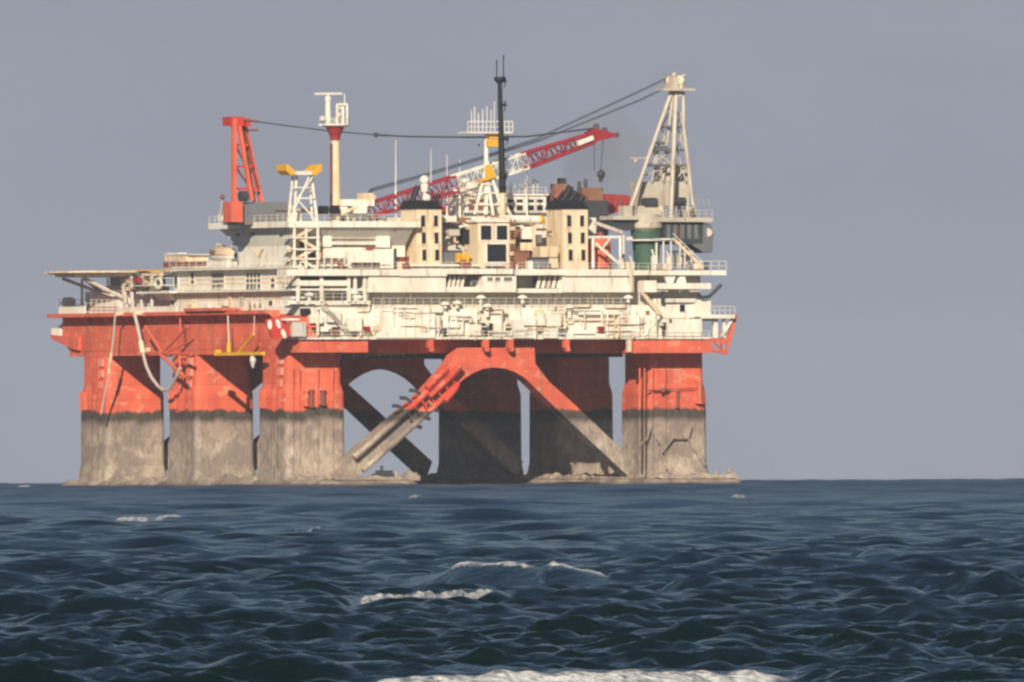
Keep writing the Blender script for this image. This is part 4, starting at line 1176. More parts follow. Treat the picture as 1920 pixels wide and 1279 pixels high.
# white windowed deckhouse behind
wh = Thing('windowed_deckhouse', 'white deckhouse with two rows of dark windows behind the funnel towers', 'deckhouse', (F(945, 402, 24).x, 27, H(408, 945, 24)))
a, c = F(872, 404, 20), F(1024, 367, 20)
wh.part('wall', MB().box(a.x, c.x, 20, 26, WD + 0.01, c.z), 'white_paint')
wh.part('roof', MB().box(a.x - 0.3, c.x + 0.3, 19.6, 26.4, c.z + 0.01, c.z + 0.3), 'cream_paint')
wh.part('gutter', MB().fbox(872, 399.5, 1026, 403, 19.5, 0.5), 'dark_steel')
for y0, y1 in ((374, 380), (385, 395)):
    for x in (878, 896, 912, 950, 968, 975 + 14, 1006):
        window(wh, None, x, y0, x + 12, y1, 20.0, frame='white_paint', fr=0.22, mat='window_glass' if x > 940 else ('maroon_paint' if y0 > 380 else 'rust_paint'))
wh.part('railing', MB().rail(F(872, 365, 19.7), F(1024, 365, 19.7), 1.2, 1.5, 0.07), 'white_paint')
for x0, x1 in ((985, 990), (1000, 1008)):
    wh.part('roof_frame', MB().poly([F(x0, 365, 20), F(x0, 338, 20), F(x1, 338, 20), F(x1, 365, 20)], 0.13, 5), 'white_paint')
for x in (893, 950, 958, 966, 975, 982):
    wh.part('roof_post', MB().bar(F(x, 365, 20.5), F(x, 340 + (x * 5) % 12, 20.5), 0.10, 5), 'white_paint')
wh.part('roof_box', MB().fbox(876, 342, 892, 358, 20.5, 2).fbox(868, 334, 880, 346, 21, 2).fbox(864, 352, 900, 365, 20.5, 3), 'cream_paint')
# ------------------------------------------------------------------ masts
rm = Thing('radar_mast', 'cream tubular radar mast with crimson cone under its platform and a white scanner bar', 'mast', (F(628, 410, 16).x, 16, zb2 + 1))
V = 16
b0, b1 = F(629, 418, V), F(627, 264, V)
rm.part('pole', MB().lathe((b0.x, V), [(0.92, WD + 0.02), (0.92, b0.z), (0.74, b1.z)], 16), 'tan_paint')
cz0, cz1 = F(627, 263, V).z, F(627, 238, V).z
rm.part('cone', MB().lathe((b0.x, V), [(0.8, cz0), (0.85, cz0 + 0.6), (1.55, cz1)], 16), 'crimson_paint')
rm.part('platform', MB().lathe((b0.x, V), [(1.9, cz1 + 0.01), (2.45, cz1 + 0.25), (2.45, cz1 + 0.5)], 14), 'cream_paint')
rm.part('railing', MB().poly([(b0.x + 2.3 * math.cos(6.283 * k / 10), V + 2.3 * math.sin(6.283 * k / 10), cz1 + 1.3) for k in range(11)], 0.06, 5).poly([(b0.x + 2.3 * math.cos(6.283 * k / 10), V + 2.3 * math.sin(6.283 * k / 10), cz1 + 0.9) for k in range(11)], 0.05, 5), 'cream_paint')
sp_ = F(615, 232, V); st_ = F(615, 186, V)
ped = rm.part('scanner_post', MB().bar(sp_, st_, 0.5, 8, 0.42).ball(st_, 0.55, 10), 'cream_paint')
rm.part('scanner_bar', MB().bar(F(590, 176, V), F(641, 175.5, V), 0.24, 4), 'white_paint', ped)
rm.part('scanner_stem', MB().bar(st_, F(615, 176, V), 0.2, 6), 'white_paint', ped)
rm.part('side_frame', MB().poly([F(632, 232, V), F(632, 196, V), F(651, 196, V), F(651, 232, V)], 0.2, 5).bar(F(643, 234, V), F(643, 200, V), 0.28, 6).bar(F(646, 196, V), F(646, 176, V), 0.09, 5), 'cream_paint')
rm.part('antenna_drum', MB().ball(F(636, 216, V), 0.5, 10).ball(F(638, 203, V), 0.32, 8), 'grey_paint_and_shade')
rm.part('floodlight', MB().fbox(602, 218, 608, 226, V - 1.5, 0.6).fbox(599, 232, 604, 236, V - 1.8, 0.5), 'white_paint')
lad = MB().ladder((b0.x - 0.95, V - 0.35, WD + 3), (b1.x - 0.75, V - 0.35, cz0 - 0.5), 0.5, (0, 1, 0), 0.1)
rm.part('ladder', lad, 'maroon_paint')
rm.part('foot_box', MB().fbox(604, 386, 616, 402, V - 2, 1.5).fbox(624, 385, 637, 404, V - 2.2, 1.2), 'black_paint')

tr = Thing('boom_rest', 'white four-legged trestle with two yellow horns on top right of the red crane', 'boom rest', (3, 12, zb2 + 1))
VT = 10
legs = [((541, 420), (549, 328), VT), ((552, 422), (556, 328), VT - 3), ((595, 418), (584, 328), VT - 3), ((586, 420), (580, 328), VT)]
for p, q, v in legs:
    a = F(*p, v); a.z = zb2 + 1.0
    tr.part('leg', MB().bar(a, F(*q, VT - 1.5), 0.24, 6), 'white_paint')
for (x0, y0, x1, y1) in ((541, 418, 580, 330), (556, 372, 590, 372), (556, 372, 596, 418), (556, 376, 586, 332), (546, 385, 556, 400), (548, 352, 584, 352)):
    tr.part('cross_brace', MB().bar(F(x0, y0, VT - 2.8), F(x1, y1, VT - 2.8), 0.15, 5), 'white_paint')
tr.part('saddle_beam', MB().fbox(548, 321, 592, 328, VT - 3.4, 3.4), 'white_paint')
for x0, x1 in ((548, 536), (591, 604)):
    s = 1 if x1 > x0 else -1
    pts = [(F(x, y, VT - 3.5).x, F(x, y, VT - 3.5).z) for x, y in ((x0 - s * 6, 328), (x0 - s * 6, 322), (x1 - s * 4, 308), (x1, 309), (x1 - s * 1, 320), (x0 + s * 3, 328))]
    tr.part('horn', MB().prism_v(pts, VT - 3.5, VT + 0.1), 'yellow_paint')

bm_ = Thing('black_mast', 'tall black pole mast with two thin aerials at its tip amid the platform', 'mast', (F(941, 360, 12).x, 12, H(400)))
V = 12
p0, p1 = F(941, 412, V), F(937, 150, V)
bm_.part('pole', MB().bar(F(942, 362, V), p1, 0.60, 10, 0.36), 'black_paint')
bm_.part('lower_pole', MB().bar((p0.x, V, WD + 0.02), F(942, 362.2, V), 0.55, 10), 'tan_paint')
bm_.part('crow_nest', MB().lathe((p1.x, V), [(0.4, p1.z - 0.6), (0.95, p1.z), (0.95, p1.z + 0.5)], 10), 'black_paint')
for x, y in ((931.5, 112), (944, 103)):
    bm_.part('aerial', MB().bar(F(x, 150, V), F(x, y, V), 0.10, 5).bar(F(x - 2, y + 6, V), F(x + 2, y + 6, V), 0.08, 4), 'black_paint')
for x0, x1, y in ((935, 949, 152), (938, 949, 197), (938, 953, 261), (937, 950, 332), (938, 949, 352)):
    bm_.part('bracket', MB().bar(F(x0, y, V - 0.5), F(x1, y, V - 0.5), 0.22, 5).bar(F(x1, y, V - 0.5), F(x1 - 4, y + 12, V - 0.3), 0.12, 4).bar(F(x1 - 2, y, V - 0.5), F(x1 - 2, y - 8, V - 0.5), 0.12, 4), 'black_paint')

am = Thing('antenna_mast', 'cream tripod mast carrying a white cage of aerials left of the black mast', 'mast', (F(915, 410, 14).x, 14, H(406)))
V = 14
am.part('pole', MB().bar(F(911, 402, V), F(912, 250, V), 0.42, 8, 0.34), 'cream_paint')
for p, q in (((890, 402), (911, 318)), ((944, 404), (913, 300)), ((925, 404), (913, 330)), ((958, 404), (918, 330))):
    am.part('stay_leg', MB().bar(F(*p, V - 1), F(*q, V), 0.26, 6), 'cream_paint')
for y, x0, x1 in ((384, 896, 938), (362, 902, 930), (346, 905, 925)):
    am.part('cross_bar', MB().bar(F(x0, y, V - 0.6), F(x1, y, V - 0.6), 0.14, 5), 'cream_paint')
am.part('platform', MB().fbox(876, 247, 961, 250, V - 2, 3.5), 'white_paint')
cage = MB()
for v in (V - 2, V + 1.4):
    for x in (877, 884, 890, 897, 905, 912, 920, 927, 946, 954, 961):
        cage.bar(F(x, 248, v), F(x, 228, v), 0.10, 4)
    cage.bar(F(877, 228, v), F(961, 228, v), 0.12, 4).bar(F(877, 238, v), F(961, 238, v), 0.08, 4)
am.part('cage', cage, 'white_paint')
for x, y in ((884, 205), (890, 200), (897, 212), (905, 204), (913, 199), (921, 206), (927, 190)):
    am.part('aerial', MB().bar(F(x, 228, V), F(x, y, V), 0.09, 5), 'white_paint')
am.part('lamp_box', MB().fbox(916, 262, 935, 275, V - 1.2, 1.2), 'yellow_paint')
am.part('lamp_hood', MB().fbox(918, 252, 934, 260, V - 1.0, 1.0), 'yellow_paint')
hn = MB(); pts = [(F(x, y, V - 1).x, F(x, y, V - 1).z) for x, y in ((914, 309), (921, 308), (929, 326), (930, 332), (914, 338), (899, 341), (899, 337), (912, 333))]
am.part('fog_horn', hn.prism_v(pts, V - 1, V + 0.4), 'yellow_paint')
am.part('lamp', MB().ball(F(898, 272, V), 0.22, 8), 'dark_steel')

rd = Thing('radome', 'white radar dome on a post behind the left funnel tower', 'radome', (F(797, 365, 12).x, 12, H(395)))
c = F(796, 338, 12)
rd.part('dome', MB().ball(c, 0.82, 14), 'white_paint', smooth=True); rd.part('collar', MB().lathe((c.x, 12), [(0.55, c.z - 1.9), (0.7, c.z - 0.9), (0.5, c.z - 0.6)], 10), 'cream_paint')
rd.part('post', MB().bar((c.x, 12, WD + 0.02), (c.x, 12, c.z - 1.8), 0.3, 8), 'cream_paint')

WH = [(742, 262, 356, 16, 'tall faint whip aerial standing right of the red boom foot'), (808, 278, 352, 17, 'thin pale whip aerial right of the white radome'), (838, 290, 352, 18, 'short pale whip aerial left of the antenna mast'),
      (862, 300, 352, 19, 'short pale whip aerial nearest the antenna mast'), (988, 318, 365, 19, 'thin white whip aerial on the windowed deckhouse right of the black mast')]
for x, y0, y1, v, lab in WH:
    a, c = F(x, y1, v), F(x, y0, v)
    t = Thing('whip_aerial', lab, 'aerial', (a.x, v, WD), 'whip aerials on the roofs')
    t.part('rod', MB().bar(a, c, 0.10, 5, 0.05), 'white_paint')
    t.part('base_pole', MB().bar((a.x, v, WD + 0.02), a, 0.16, 6), 'cream_paint')

# ------------------------------------------------------------------ red lattice crane on the bridge block
rc = Thing('lattice_crane', 'red A-frame crane on the bridge block with long red and white lattice boom', 'crane', (4, 20, zb2 + 1))
V = 15
zp = zb2 + 1.0
a = F(438, 412, V)
rc.part('pedestal', MB().box(a.x - 0.9, a.x + 1.2, V - 1, V + 2, zp, F(438, 378, V).z), 'orange_paint')
rc.part('machinery_house', MB().box(F(448, 410, V).x, F(541, 410, V).x, V + 0.5, V + 6, F(500, 412, V).z - 0.8, F(500, 379, V).z), 'slate_paint')
for (p, q, r) in (((439, 380), (439, 222), 0.52), ((446, 222), (472, 376), 0.42), ((456, 224), (490, 378), 0.46), ((452, 224), (478, 378), 0.30)):
    rc.part('frame_leg', MB().bar(F(*p, V + (2.5 if p[0] > 450 else 0)), F(*q, V + (2.5 if p[0] > 450 else 0)), r, 4), 'orange_paint')
rc.part('head_block', MB().fbox(433, 219, 458, 236, V - 0.3, 3.2).fbox(458, 222, 470, 238, V + 1.0, 1.6), 'red_paint')
rc.part('head_arm', MB().fbox(466, 242, 484, 246, V + 1.2, 0.6).bar(F(458, 226, V + 1), F(484, 228, V + 1), 0.2, 5), 'maroon_paint')
for y, x0, x1 in ((272, 440, 466), (312, 440, 474), (354, 440, 484)):
    rc.part('cross_bar', MB().bar(F(x0, y, V + 1), F(x1, y, V + 1), 0.28, 4), 'red_paint')
for (x0, y0, x1, y1) in ((441, 272, 462, 312), (441, 312, 470, 354), (458, 240, 474, 312), (466, 290, 484, 350)):
    rc.part('diagonal', MB().bar(F(x0, y0, V + 1.5), F(x1, y1, V + 1.5), 0.2, 4), 'maroon_paint')
rc.part('hoist_drum', MB().bar(F(450, 368, V), F(462, 368, V), 0.9, 10), 'dark_steel')
# cream winch house at the boom foot
wn_ = rc.part('winch_house', MB().fbox(640, 374, 702, 386, V, 4).fbox(664, 385, 688, 400, V - 0.3, 3).fbox(640, 388, 652, 404, V, 2), 'cream_paint')
rc.part('winch_cowl', MB().fbox(683, 362, 700, 374, V + 0.2, 2.6).bar(F(700, 366, V + 1), F(700, 374, V + 1), 0.5, 8), 'tan_paint', wn_)
rc.part('house_leg', MB().box(F(655, 410, V).x, F(690, 410, V).x, V + 0.5, V + 3, WD + 0.02, F(670, 400, V).z), 'slate_paint')
rc.part('house_strut', MB().bar(F(640, 402, V - 0.2), F(668, 388, V - 0.2), 0.3, 5).bar(F(541, 396, V + 3), F(642, 394, V + 3), 0.35, 5), 'tan_paint')
# boom sections
def BP(x, y): return F(x, y, V + 1.5)
rc.part('boom_section', MB().lattice(BP(688, 396), BP(852, 345), 2.2, 2.6, 2.2, 2.4, 0.22, 0.11, 9), 'crimson_paint')
rc.part('boom_section', MB().lattice(BP(853, 344.7), BP(984, 302), 2.6, 2.5, 2.4, 2.2, 0.16, 0.07, 7), 'cream_paint')
tip = rc.part('boom_section', MB().lattice(BP(985, 301.5), BP(1110, 259), 2.5, 1.5, 2.2, 1.6, 0.26, 0.13, 7), 'crimson_paint')
hp = MB(); pts = [(F(x, y, V).x, F(x, y, V).z) for x, y in ((1108, 248), (1120, 240), (1160, 251), (1160, 256), (1112, 268), (1104, 262))]
rc.part('boom_head', hp.prism_v(pts, V + 0.7, V + 2.3), 'crimson_paint', tip)
rc.part('sheave', MB().bar(F(1118, 238, V + 0.9), F(1118, 238, V + 2.1), 0.6, 12).bar(F(1134, 244, V + 0.9), F(1134, 244, V + 2.1), 0.5, 12).bar(F(1157, 253, V + 0.9), F(1157, 253, V + 2.1), 0.45, 12), 'dark_steel', tip)
bx_ = MB(); pts = [(F(x, y, V + 0.2).x, F(x, y, V + 0.2).z) for x, y in ((1082, 265), (1112, 254), (1114, 262), (1084, 274))]
rc.part('boom_plate', bx_.prism_v(pts, V + 0.2, V + 0.5), 'cream_paint', tip)
pd = MB().poly([F(472, 227, V + 1), F(540, 236, V + 1), F(620, 246, V + 1), F(704, 253, V + 1)], 0.10, 5)
rc.part('pendant_cable', pd, 'cable_steel')
rc.part('pendant_cable', MB().poly([F(704, 253, V + 1), F(760, 256, V + 1), F(880, 257.5, V + 1), F(990, 256, V + 1), F(1118, 240, V + 1.5)], 0.14, 5), 'cable_steel')
rc.part('pendant_block', MB().ball(F(705, 253, V + 1), 0.42, 8).bar(F(705, 253, V + 1), F(730, 254.5, V + 1), 0.2, 6), 'dark_steel')
for x, r in ((1114, 0.06), (1131, 0.06)):
    rc.part('hoist_cable', MB().bar(F(x, 262, V + 1.5), F(1126 if x > 1120 else x, 320, V + 1.5), r, 4), 'cable_steel')
hk = rc.part('hook_block', MB().ball(F(1127, 327, V + 1.5), 0.68, 10, 1.1), 'dark_steel')
rc.part('hook', MB().poly([F(1127, 333, V + 1.5), F(1129, 338, V + 1.5), F(1125, 340, V + 1.5), F(1123, 336, V + 1.5)], 0.16, 6), 'dark_steel', hk)

# ------------------------------------------------------------------ big grey crane at the right
gc = Thing('pedestal_crane', 'big pale grey A-frame crane on a green pedestal at the right end', 'crane', (F(1212, 500, 16).x, 16, WD))
V = 16
pc = F(1212, 500, V)
def gz(y): return F(1212, y, V).z
ped = gc.part('pedestal', MB().lathe((pc.x, V), [(1.95, WD + 0.02), (1.95, gz(496)), (2.05, gz(494)), (2.35, gz(452))], 24), 'green_paint')
gc.part('pedestal_collar', MB().lathe((pc.x, V), [(2.5, gz(449)), (2.6, gz(434)), (2.55, gz(431))], 24), 'green_paint')
gc.part('pedestal_walkway', MB().lathe((pc.x, V), [(3.6, gz(451.8)), (3.6, gz(449.2))], 20), 'white_paint')
gc.part('walkway_post', MB().fbox(1168, 440, 1171, 503, V - 3.0, 0.3).fbox(1230, 450, 1233, 503, V - 3.0, 0.3).fbox(1176, 444, 1186, 450, V - 3.2, 1), 'white_paint')
gc.part('slew_drum', MB().lathe((pc.x, V), [(2.3, gz(430.8)), (2.7, gz(427)), (2.7, gz(419)), (2.2, gz(413)), (2.2, gz(402))], 24), 'pale_steel')
turn = gc.part('turntable', MB().fbox(1150, 405, 1196, 412, V - 2, 5).fbox(1230, 408, 1336, 416, V - 2.4, 6), 'pale_steel')
gc.part('engine_room', MB().fbox(1244, 416.3, 1318, 458, V - 1.4, 5), 'dark_steel')
pts = [(F(x, y, V - 1.6).x, F(x, y, V - 1.6).z) for x, y in ((1318.4, 418), (1334, 421), (1338, 438), (1336, 474), (1318, 473), (1296, 458), (1318.4, 457))]
gc.part('counterweight', MB().prism_v(pts, V - 1.6, V + 3.5), 'slate_paint')
for k in range(5):
    gc.part('vent_grille', MB().fbox(1250 + k * 13, 420, 1257 + k * 13, 448, V - 1.5, 0.12), 'slate_paint')
gc.part('hatch_ring', MB().bar(F(1328, 436, V - 1.7), F(1328, 436, V - 1.55), 0.7, 10), 'pale_steel')
gc.part('boom_seat', MB().fbox(1148, 412, 1190, 432, V - 1, 4), 'dark_steel')
gc.part('machinery_house', MB().fbox(1202, 341, 1292, 386, V + 2.4, 4), 'pale_steel')
gc.part('operator_cab', MB().fbox(1240, 309, 1290, 340, V + 3.4, 2.6), 'pale_steel')
gc.part('cab_window', MB().fbox(1258, 326, 1286, 339, V + 3.3, 0.15), 'slate_paint')
gc.part('winch', MB().bar(F(1206, 381, V), F(1230, 381, V), 0.9, 12), 'dark_steel'); gc.part('winch', MB().bar(F(1262, 378, V), F(1284, 378, V), 0.7, 12), 'dark_steel')
gc.part('lower_plating', MB().fbox(1196, 386.5, 1240, 405, V - 0.5, 4), 'pale_steel')
for x in (1244, 1262, 1276, 1292, 1300):
    gc.part('stanchion', MB().bar(F(x, 408, V - 2), F(x + (3 if x % 4 else -3), 388, V), 0.36, 5), ('pale_steel', 'dark_steel', 'pale_steel')[x % 3])
for (p, q, r, v) in (((1178, 402), (1260, 170), 0.36, V), ((1258, 408), (1268, 170), 0.40, V - 2), ((1302, 408), (1282, 236), 0.32, V), ((1282, 236), (1281, 172), 0.30, V), ((1243, 340), (1262, 172), 0.28, V + 3)):
    gc.part('frame_leg', MB().bar(F(*p, v), F(*q, V), r, 6), 'pale_steel')
gc.part('leg_foot', MB().fbox(1170, 386, 1186, 405, V - 0.7, 2), 'pale_steel'); gc.part('leg_foot', MB().fbox(1292, 388, 1306, 408, V - 0.7, 2), 'pale_steel')
for y, x0, x1 in ((238, 1238, 1284), (281, 1222, 1288), (276, 1224, 1252), (310, 1212, 1290), (268, 1224, 1246)):
    gc.part('cross_bar', MB().bar(F(x0, y, V + 0.6), F(x1, y, V + 0.6), 0.24, 5), 'slate_paint')
for (x0, y0, x1, y1) in ((1240, 240, 1252, 280), (1224, 282, 1244, 340), (1234, 284, 1222, 340), (1270, 282, 1286, 340), (1236, 262, 1224, 310), (1270, 240, 1284, 281), (1252, 196, 1264, 238), (1264, 196, 1240, 238), (1266, 200, 1282, 238), (1282, 200, 1268, 238), (1262, 240, 1228, 281), (1284, 240, 1268, 281), (1226, 282, 1262, 310), (1262, 282, 1216, 310), (1206, 330, 1262, 310), (1290, 310, 1264, 340)):
    gc.part('diagonal', MB().bar(F(x0, y0, V + 1.6), F(x1, y1, V + 1.6), 0.13, 5), 'pale_steel')
gc.part('head_platform', MB().fbox(1244, 166, 1304, 170, V - 1.6, 3.2), 'pale_steel')
gc.part('head_block', MB().fbox(1255, 144, 1272, 166, V - 0.8, 2), 'pale_steel')
gc.part('head_bracket', MB().bar(F(1276, 166, V), F(1279, 148, V), 0.5, 6).bar(F(1262, 144, V), F(1266, 138, V), 0.4, 6).bar(F(1272, 150, V), F(1284, 140, V), 0.2, 5).bar(F(1270, 170, V), F(1276, 180, V), 0.5, 6), 'pale_steel')
gc.part('head_sheave', MB().bar(F(1274, 150, V - 0.5), F(1274, 150, V + 0.5), 0.75, 14).bar(F(1256, 150, V - 0.5), F(1256, 150, V + 0.5), 0.6, 14), 'tan_paint')
gc.part('railing', MB().rail(F(1236, 408, V - 2.3), F(1336, 408, V - 2.3), 1.2, 1.2, 0.07), 'pale_steel')
gc.part('railing', MB().rail(F(1300, 388, V), F(1330, 388, V + 1), 1.2, 1.2, 0.05), 'pale_steel')
gc.part('lamp_arm', MB().bar(F(1180, 297, V), F(1216, 297, V), 0.14, 5).ball(F(1192, 302, V), 0.35, 8), 'pale_steel')
# boom lowered to the left, red, half hidden by the houses
V2 = 29
gb = gc.part('boom_foot', MB().prism_v([(F(x, y, V2).x, F(x, y, V2).z) for x, y in ((1104, 372), (1128, 364), (1166, 366), (1176, 372), (1172, 390), (1130, 404), (1100, 396))], V2 - 2, V2 + 1.5), 'red_paint')
gc.part('foot_pin', MB().bar(F(1128, 384, V2 - 2.2), F(1128, 384, V2 - 1.9), 1.3, 14).bar(F(1160, 380, V2 - 2.2), F(1160, 380, V2 - 1.9), 0.7, 12), 'crimson_paint', gb)
gc.part('boom_section', MB().lattice(F(1100, 384, V2), F(800, 382, V2), 2.9, 2.9, 2.6, 2.6, 0.34, 0.16, 14), 'red_paint')
gc.part('boom_link', MB().bar(F(1176, 384, V2 - 1), F(1196, 392, V), 0.4, 5), 'maroon_paint')
for pts, dy in (([(1252, 146), (1200, 171), (1100, 217), (1002, 262), (902, 295), (800, 326), (698, 354)], 0), ([(1244, 166), (1200, 188), (1100, 228), (1002, 267), (902, 298), (800, 329), (700, 357)], 0)):
    for o in (-1.2, 1.2):
        gc.part('boom_cable', MB().poly([F(x, y + o, V + (V + 4 - V) * (1252 - x) / 552) for x, y in pts], 0.065, 5), 'cable_steel')
gc.part('cable_anchor', MB().bar(F(698, 354, V + 4), F(690, 366, V + 4), 0.3, 6), 'dark_steel')

# ------------------------------------------------------------------ right deck things
t = Thing('red_tank', 'bright red upright tank with dark lid behind a white pipe gantry', 'tank', (F(1136, 503, 6).x, 8, WD))
a, c = F(1113, 503, 6), F(1154, 447, 6)
t.part('shell', MB().lathe(((a.x + c.x) / 2, 8), [(1.95, WD + 0.02), (1.95, F(1136, 458, 6).z), (1.5, c.z)], 20), 'orange_paint')
t.part('base_ring', MB().lathe(((a.x + c.x) / 2, 8), [(2.1, WD + 0.02), (2.1, WD + 0.4)], 20), 'maroon_paint')
t.part('top_pipe', MB().bar(F(1126, 448, 7), F(1126, 430, 7), 0.5, 8).bar(F(1116, 440, 7), F(1140, 436, 7), 0.25, 6), 'maroon_paint')
t = Thing('pipe_gantry', 'white pipe gantry with one sloping tube in front of the red tank', 'gantry', (F(1138, 503, 3).x, 3, WD))
for x in (1112, 1163):
    t.part('post', MB().bar(F(x, 503, 3), F(x, 445, 3), 0.24, 6), 'white_paint')
t.part('top_beam', MB().bar(F(1104, 445, 3), F(1164, 445, 3), 0.26, 6), 'white_paint')
t.part('sloping_tube', MB().bar(F(1117, 457, 2.8), F(1163, 497, 2.8), 0.28, 6), 'cream_paint')
t.part('small_brace', MB().bar(F(1144, 446, 3), F(1130, 466, 3), 0.16, 5), 'white_paint')
t.part('catwalk', MB().bar(F(1116, 418, 5), F(1166, 436, 5), 0.4, 4), 'pale_steel')
BOL = [(1166, 492, 504, 'cream'), (1226, 480, 506, 'cream'), (1254, 482, 506, 'cream'), (1185, 492, 506, 'white')]
for i, (x, y0, y1, cc) in enumerate(BOL):
    t = Thing('deck_post', ('short cream post at the foot of the white pipe gantry', 'stout cream post in front of the green pedestal', 'stout cream post right of the green pedestal', 'thin pale post left of the green pedestal')[i], 'post', (F(x, y1, -0.6).x, -0.6, WD), 'deck posts on the right')
    a, c = F(x, y1, -0.6), F(x, y0, -0.6)
    t.part('shaft', MB().box(a.x - 0.36, a.x + 0.36, -0.9, -0.3, a.z, c.z), 'cream_paint' if cc == 'cream' else 'white_paint')
    t.part('pin', MB().bar(c, F(x - 4, y0 - 12, -0.6), 0.16, 5), 'white_paint')
t = Thing('deck_stair', 'pale sloping stair with railings below the dark crane machinery', 'stair', (F(1290, 503, 6).x, 6, WD))
t.part('flight', MB().bar(F(1262, 448, 6), F(1318, 503, 6), 0.35, 4).bar(F(1262, 448, 8), F(1318, 503, 8), 0.35, 4), 'tan_paint')
for k in range(10):
    t.part('tread', MB().bar(F(1262 + 5.6 * k, 449 + 5.5 * k, 6), F(1262 + 5.6 * k, 449 + 5.5 * k, 8), 0.2, 4), 'pale_steel')
t.part('handrail', MB().bar(F(1262, 438, 6), F(1318, 493, 6), 0.1, 4), 'white_paint')
t.part('landing', MB().fbox(1240, 447, 1264, 450, 5.6, 3), 'white_paint')
for x in (1244, 1258, 1275, 1284, 1296):
    t.part('post', MB().bar(F(x, 503, 6), F(x, 450 if x < 1264 else 440 + (x - 1262), 6), 0.14, 5), 'white_paint')
t = Thing('cable_reel', 'pale wire frame with reels on deck under the crane stair', 'reel', (F(1275, 503, 10).x, 10, WD))
t.part('frame', MB().fbox(1262, 470, 1300, 473, 10, 2).fbox(1264, 473, 1267, 503, 10, 0.4).fbox(1296, 473, 1299, 503, 10, 0.4), 'pale_steel')
t.part('drum', MB().bar(F(1270, 490, 10.2), F(1292, 490, 10.2), 1.0, 12), 'grey_paint_and_shade')
t = Thing('deck_machinery', 'dark machinery heap painted smoky brown behind the right funnel tower under the hook', 'machinery', (F(1080, 392, 22).x, 22, WD))
t.part('casing', MB().box(F(1030, 390, 20).x, F(1140, 390, 20).x, 20, 26, WD + 0.02, F(1080, 376, 20).z), 'dark_steel')
t.part('upper_box', MB().fbox(1042, 345, 1066, 376, 21, 2).fbox(1092, 352, 1130, 376, 21, 2), 'rust_paint')  # brown of the exhaust haze put into the box colour
t.part('exhaust', MB().fbox(1050, 334, 1062, 345, 21.4, 1).bar(F(1086, 376, 21.2), F(1086, 340, 21.2), 0.3, 6).bar(F(1098, 352, 21.2), F(1098, 336, 21.2), 0.3, 6), 'dark_steel')
t.part('duct', MB().bar(F(1040, 372, 20.6), F(1052, 356, 20.6), 0.5, 6).bar(F(1088, 366, 20.6), F(1100, 376, 20.6), 0.5, 6), 'maroon_paint')

# red truss frame, hoses and yellow spreader hanging off the left side
t = Thing('hanging_truss', 'faded red triangular pipe truss hanging off the left hull side with a pale hose', 'truss', (-3, 40, 24))
U = -3.0
for p, q, r in (((352, 612), (302, 664), 0.24), ((272, 612), (306, 664), 0.2), ((268, 660), (358, 664), 0.24), ((300, 664), (346, 706), 0.3), ((338, 600), (338, 626), 0.15), ((308, 664), (356, 640), 0.14), ((336, 664), (338, 690), 0.16)):
    t.part('tube', MB().bar(L(*p, U), L(*q, U), r, 6), 'orange_paint')
t.part('joint', MB().lbox(262, 652, 276, 662, U - 0.2, 0.6), 'ochre_paint')
t.part('hanger', MB().bar(L(338, 600, U), L(338, 594, -1), 0.15, 5), 'orange_paint')
HOSES = [('pale rubber hose looping down from the ledge below the first column gap', [(252, 588), (258, 612), (264, 640), (268, 662), (274, 686), (284, 708), (296, 724), (306, 732), (316, 730), (324, 718), (332, 704), (338, 690)], 0.28),
         ('thin pale hose hanging straight down the left column', [(216, 590), (213, 630), (209, 662), (204, 700), (196, 740), (190, 775)], 0.16)]
for lab, pts, r in HOSES:
    P = [L(x, y, -3.3) for x, y in pts]
    t = Thing('hose', lab, 'hose', P[0], 'hoses hanging off the left side')
    t.part('line', MB().poly(P, r, 8), 'hose_rubber')
    t.part('coupling', MB().bar(P[0], P[0] + Vector((1.6, 0, 0.1)), r * 1.5, 8).bar(P[2], P[3], r * 1.6, 8), 'tan_paint')
t = Thing('spreader_beam', 'bright yellow lifting beam hung by a wire against the red hull side', 'lifting beam', L(445, 664, -3))
t.part('beam', MB().lbox(402, 660, 490, 667, -3, 0.7).lbox(401, 656, 405, 667, -3.1, 0.9), 'yellow_paint')
t.part('upright', MB().bar(L(429, 660, -2.7), L(429, 642, -2.7), 0.32, 6), 'yellow_paint')
t.part('arm', MB().bar(L(447, 662, -2.7), L(476, 627, -2.7), 0.24, 6), 'yellow_paint')
t.part('wire', MB().bar(L(429, 642, -2.7), L(427, 592, -2.7), 0.11, 4).bar(L(476, 627, -2.7), L(477, 592, -2.7), 0.06, 4), 'cream_paint')
t.part('float', MB().lathe((-2.6, L(474, 676, -2.6).y), [(0.15, L(474, 690, -2.6).z), (0.55, L(474, 676, -2.6).z), (0.4, L(474, 667, -2.6).z)], 8), 'grey_paint_and_shade')
t = Thing('signal_post', 'slim pale signal post with a pink lamp at the left end of the bridge platform', 'post', (0, 30.5, zp))
t.part('pole', MB().bar((0, 30.5, zp), L(417, 374, 0) * 1.0, 0.12, 5), 'pale_steel')
t.part('lamp', MB().ball(L(417, 370, 0), 0.45, 8), 'maroon_paint')
t.part('cabinet', MB().lbox(408, 402, 414, 414, 0.4, 0.8), 'cream_paint')

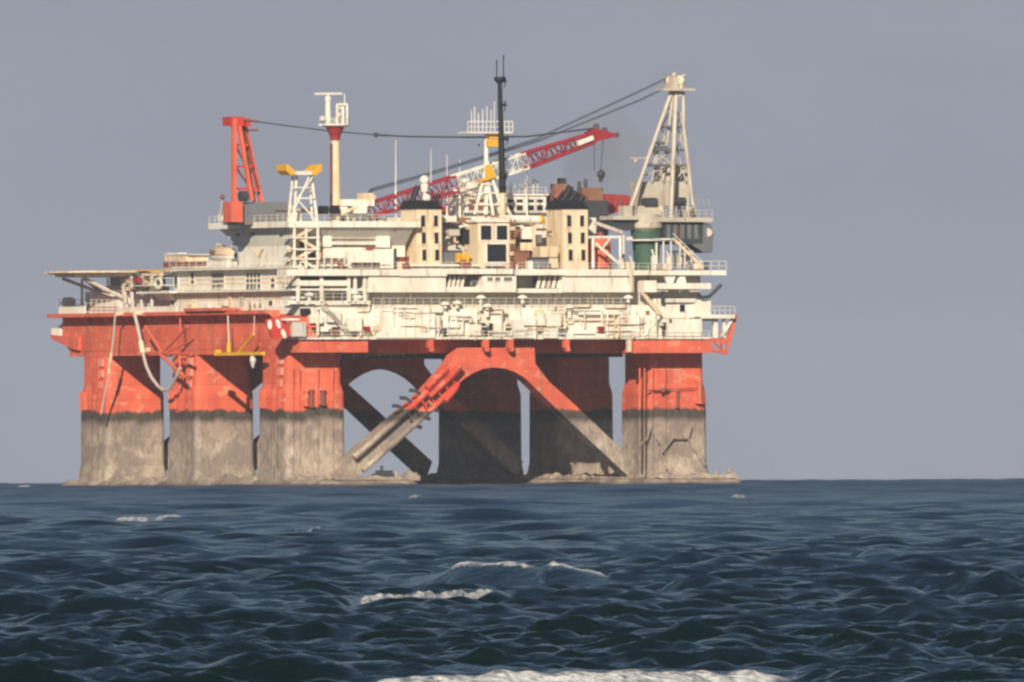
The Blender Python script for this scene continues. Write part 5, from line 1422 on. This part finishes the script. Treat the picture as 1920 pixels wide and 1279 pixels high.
# ------------------------------------------------------------------ the air
hz = MB().box(-6200, 6200, -60, 14600, -36, 90)
me = bpy.data.meshes.new('haze'); me.from_pydata(hz.v, [], hz.f)
mh = bpy.data.materials.new('haze_air'); mh.use_nodes = True
nt = mh.node_tree
for n_ in list(nt.nodes):
    if n_.type == 'BSDF_PRINCIPLED': nt.nodes.remove(n_)
pv = nt.nodes.new('ShaderNodeVolumePrincipled')
pv.inputs['Color'].default_value = (0.80, 0.88, 1.0, 1)
pv.inputs['Density'].default_value = HAZE_DENSITY
pv.inputs['Anisotropy'].default_value = 0.0
nt.links.new(pv.outputs[0], [n_ for n_ in nt.nodes if n_.type == 'OUTPUT_MATERIAL'][0].inputs['Volume'])
me.materials.append(mh)
ho = bpy.data.objects.new('haze', me)
COL.objects.link(ho)
ho['kind'] = 'stuff'

# thin brown exhaust drifting from the right funnel towards the crane head
sm = MB()
def puff(px, py, rx, rz, v):
    c = F(px, py, v); n, q = 16, 9
    vs = []; fs = []
    for i in range(q + 1):
        t = math.pi * i / q
        for k in range(n):
            a = 2 * math.pi * k / n
            vs.append((c.x + rx * max(0.02, math.sin(t)) * math.cos(a), c.y + rx * max(0.02, math.sin(t)) * math.sin(a), c.z - rz * math.cos(t)))
    for i in range(q):
        for k in range(n): fs.append((i * n + k, i * n + (k + 1) % n, (i + 1) * n + (k + 1) % n, (i + 1) * n + k))
    fs += [tuple(reversed(range(n))), tuple(range(q * n, (q + 1) * n))]
    sm.raw(vs, fs)
puff(1135, 300, 7.5, 9.0, 22)
base = F(1135, 300, 22)
me = bpy.data.meshes.new('exhaust_smoke'); me.from_pydata([tuple(Vector(p) - base) for p in sm.v], [], sm.f)
ms = bpy.data.materials.new('smoke_air'); ms.use_nodes = True
nt = ms.node_tree
for n_ in list(nt.nodes):
    if n_.type == 'BSDF_PRINCIPLED': nt.nodes.remove(n_)
pv = nt.nodes.new('ShaderNodeVolumePrincipled')
pv.inputs['Color'].default_value = (0.52, 0.44, 0.40, 1)
pv.inputs['Density'].default_value = 0.02
nt.links.new(pv.outputs[0], [n_ for n_ in nt.nodes if n_.type == 'OUTPUT_MATERIAL'][0].inputs['Volume'])
me.materials.append(ms)
o = bpy.data.objects.new('exhaust_smoke', me); COL.objects.link(o)
o.location = W(base); o.rotation_euler = (0, 0, YAW); o['kind'] = 'stuff'
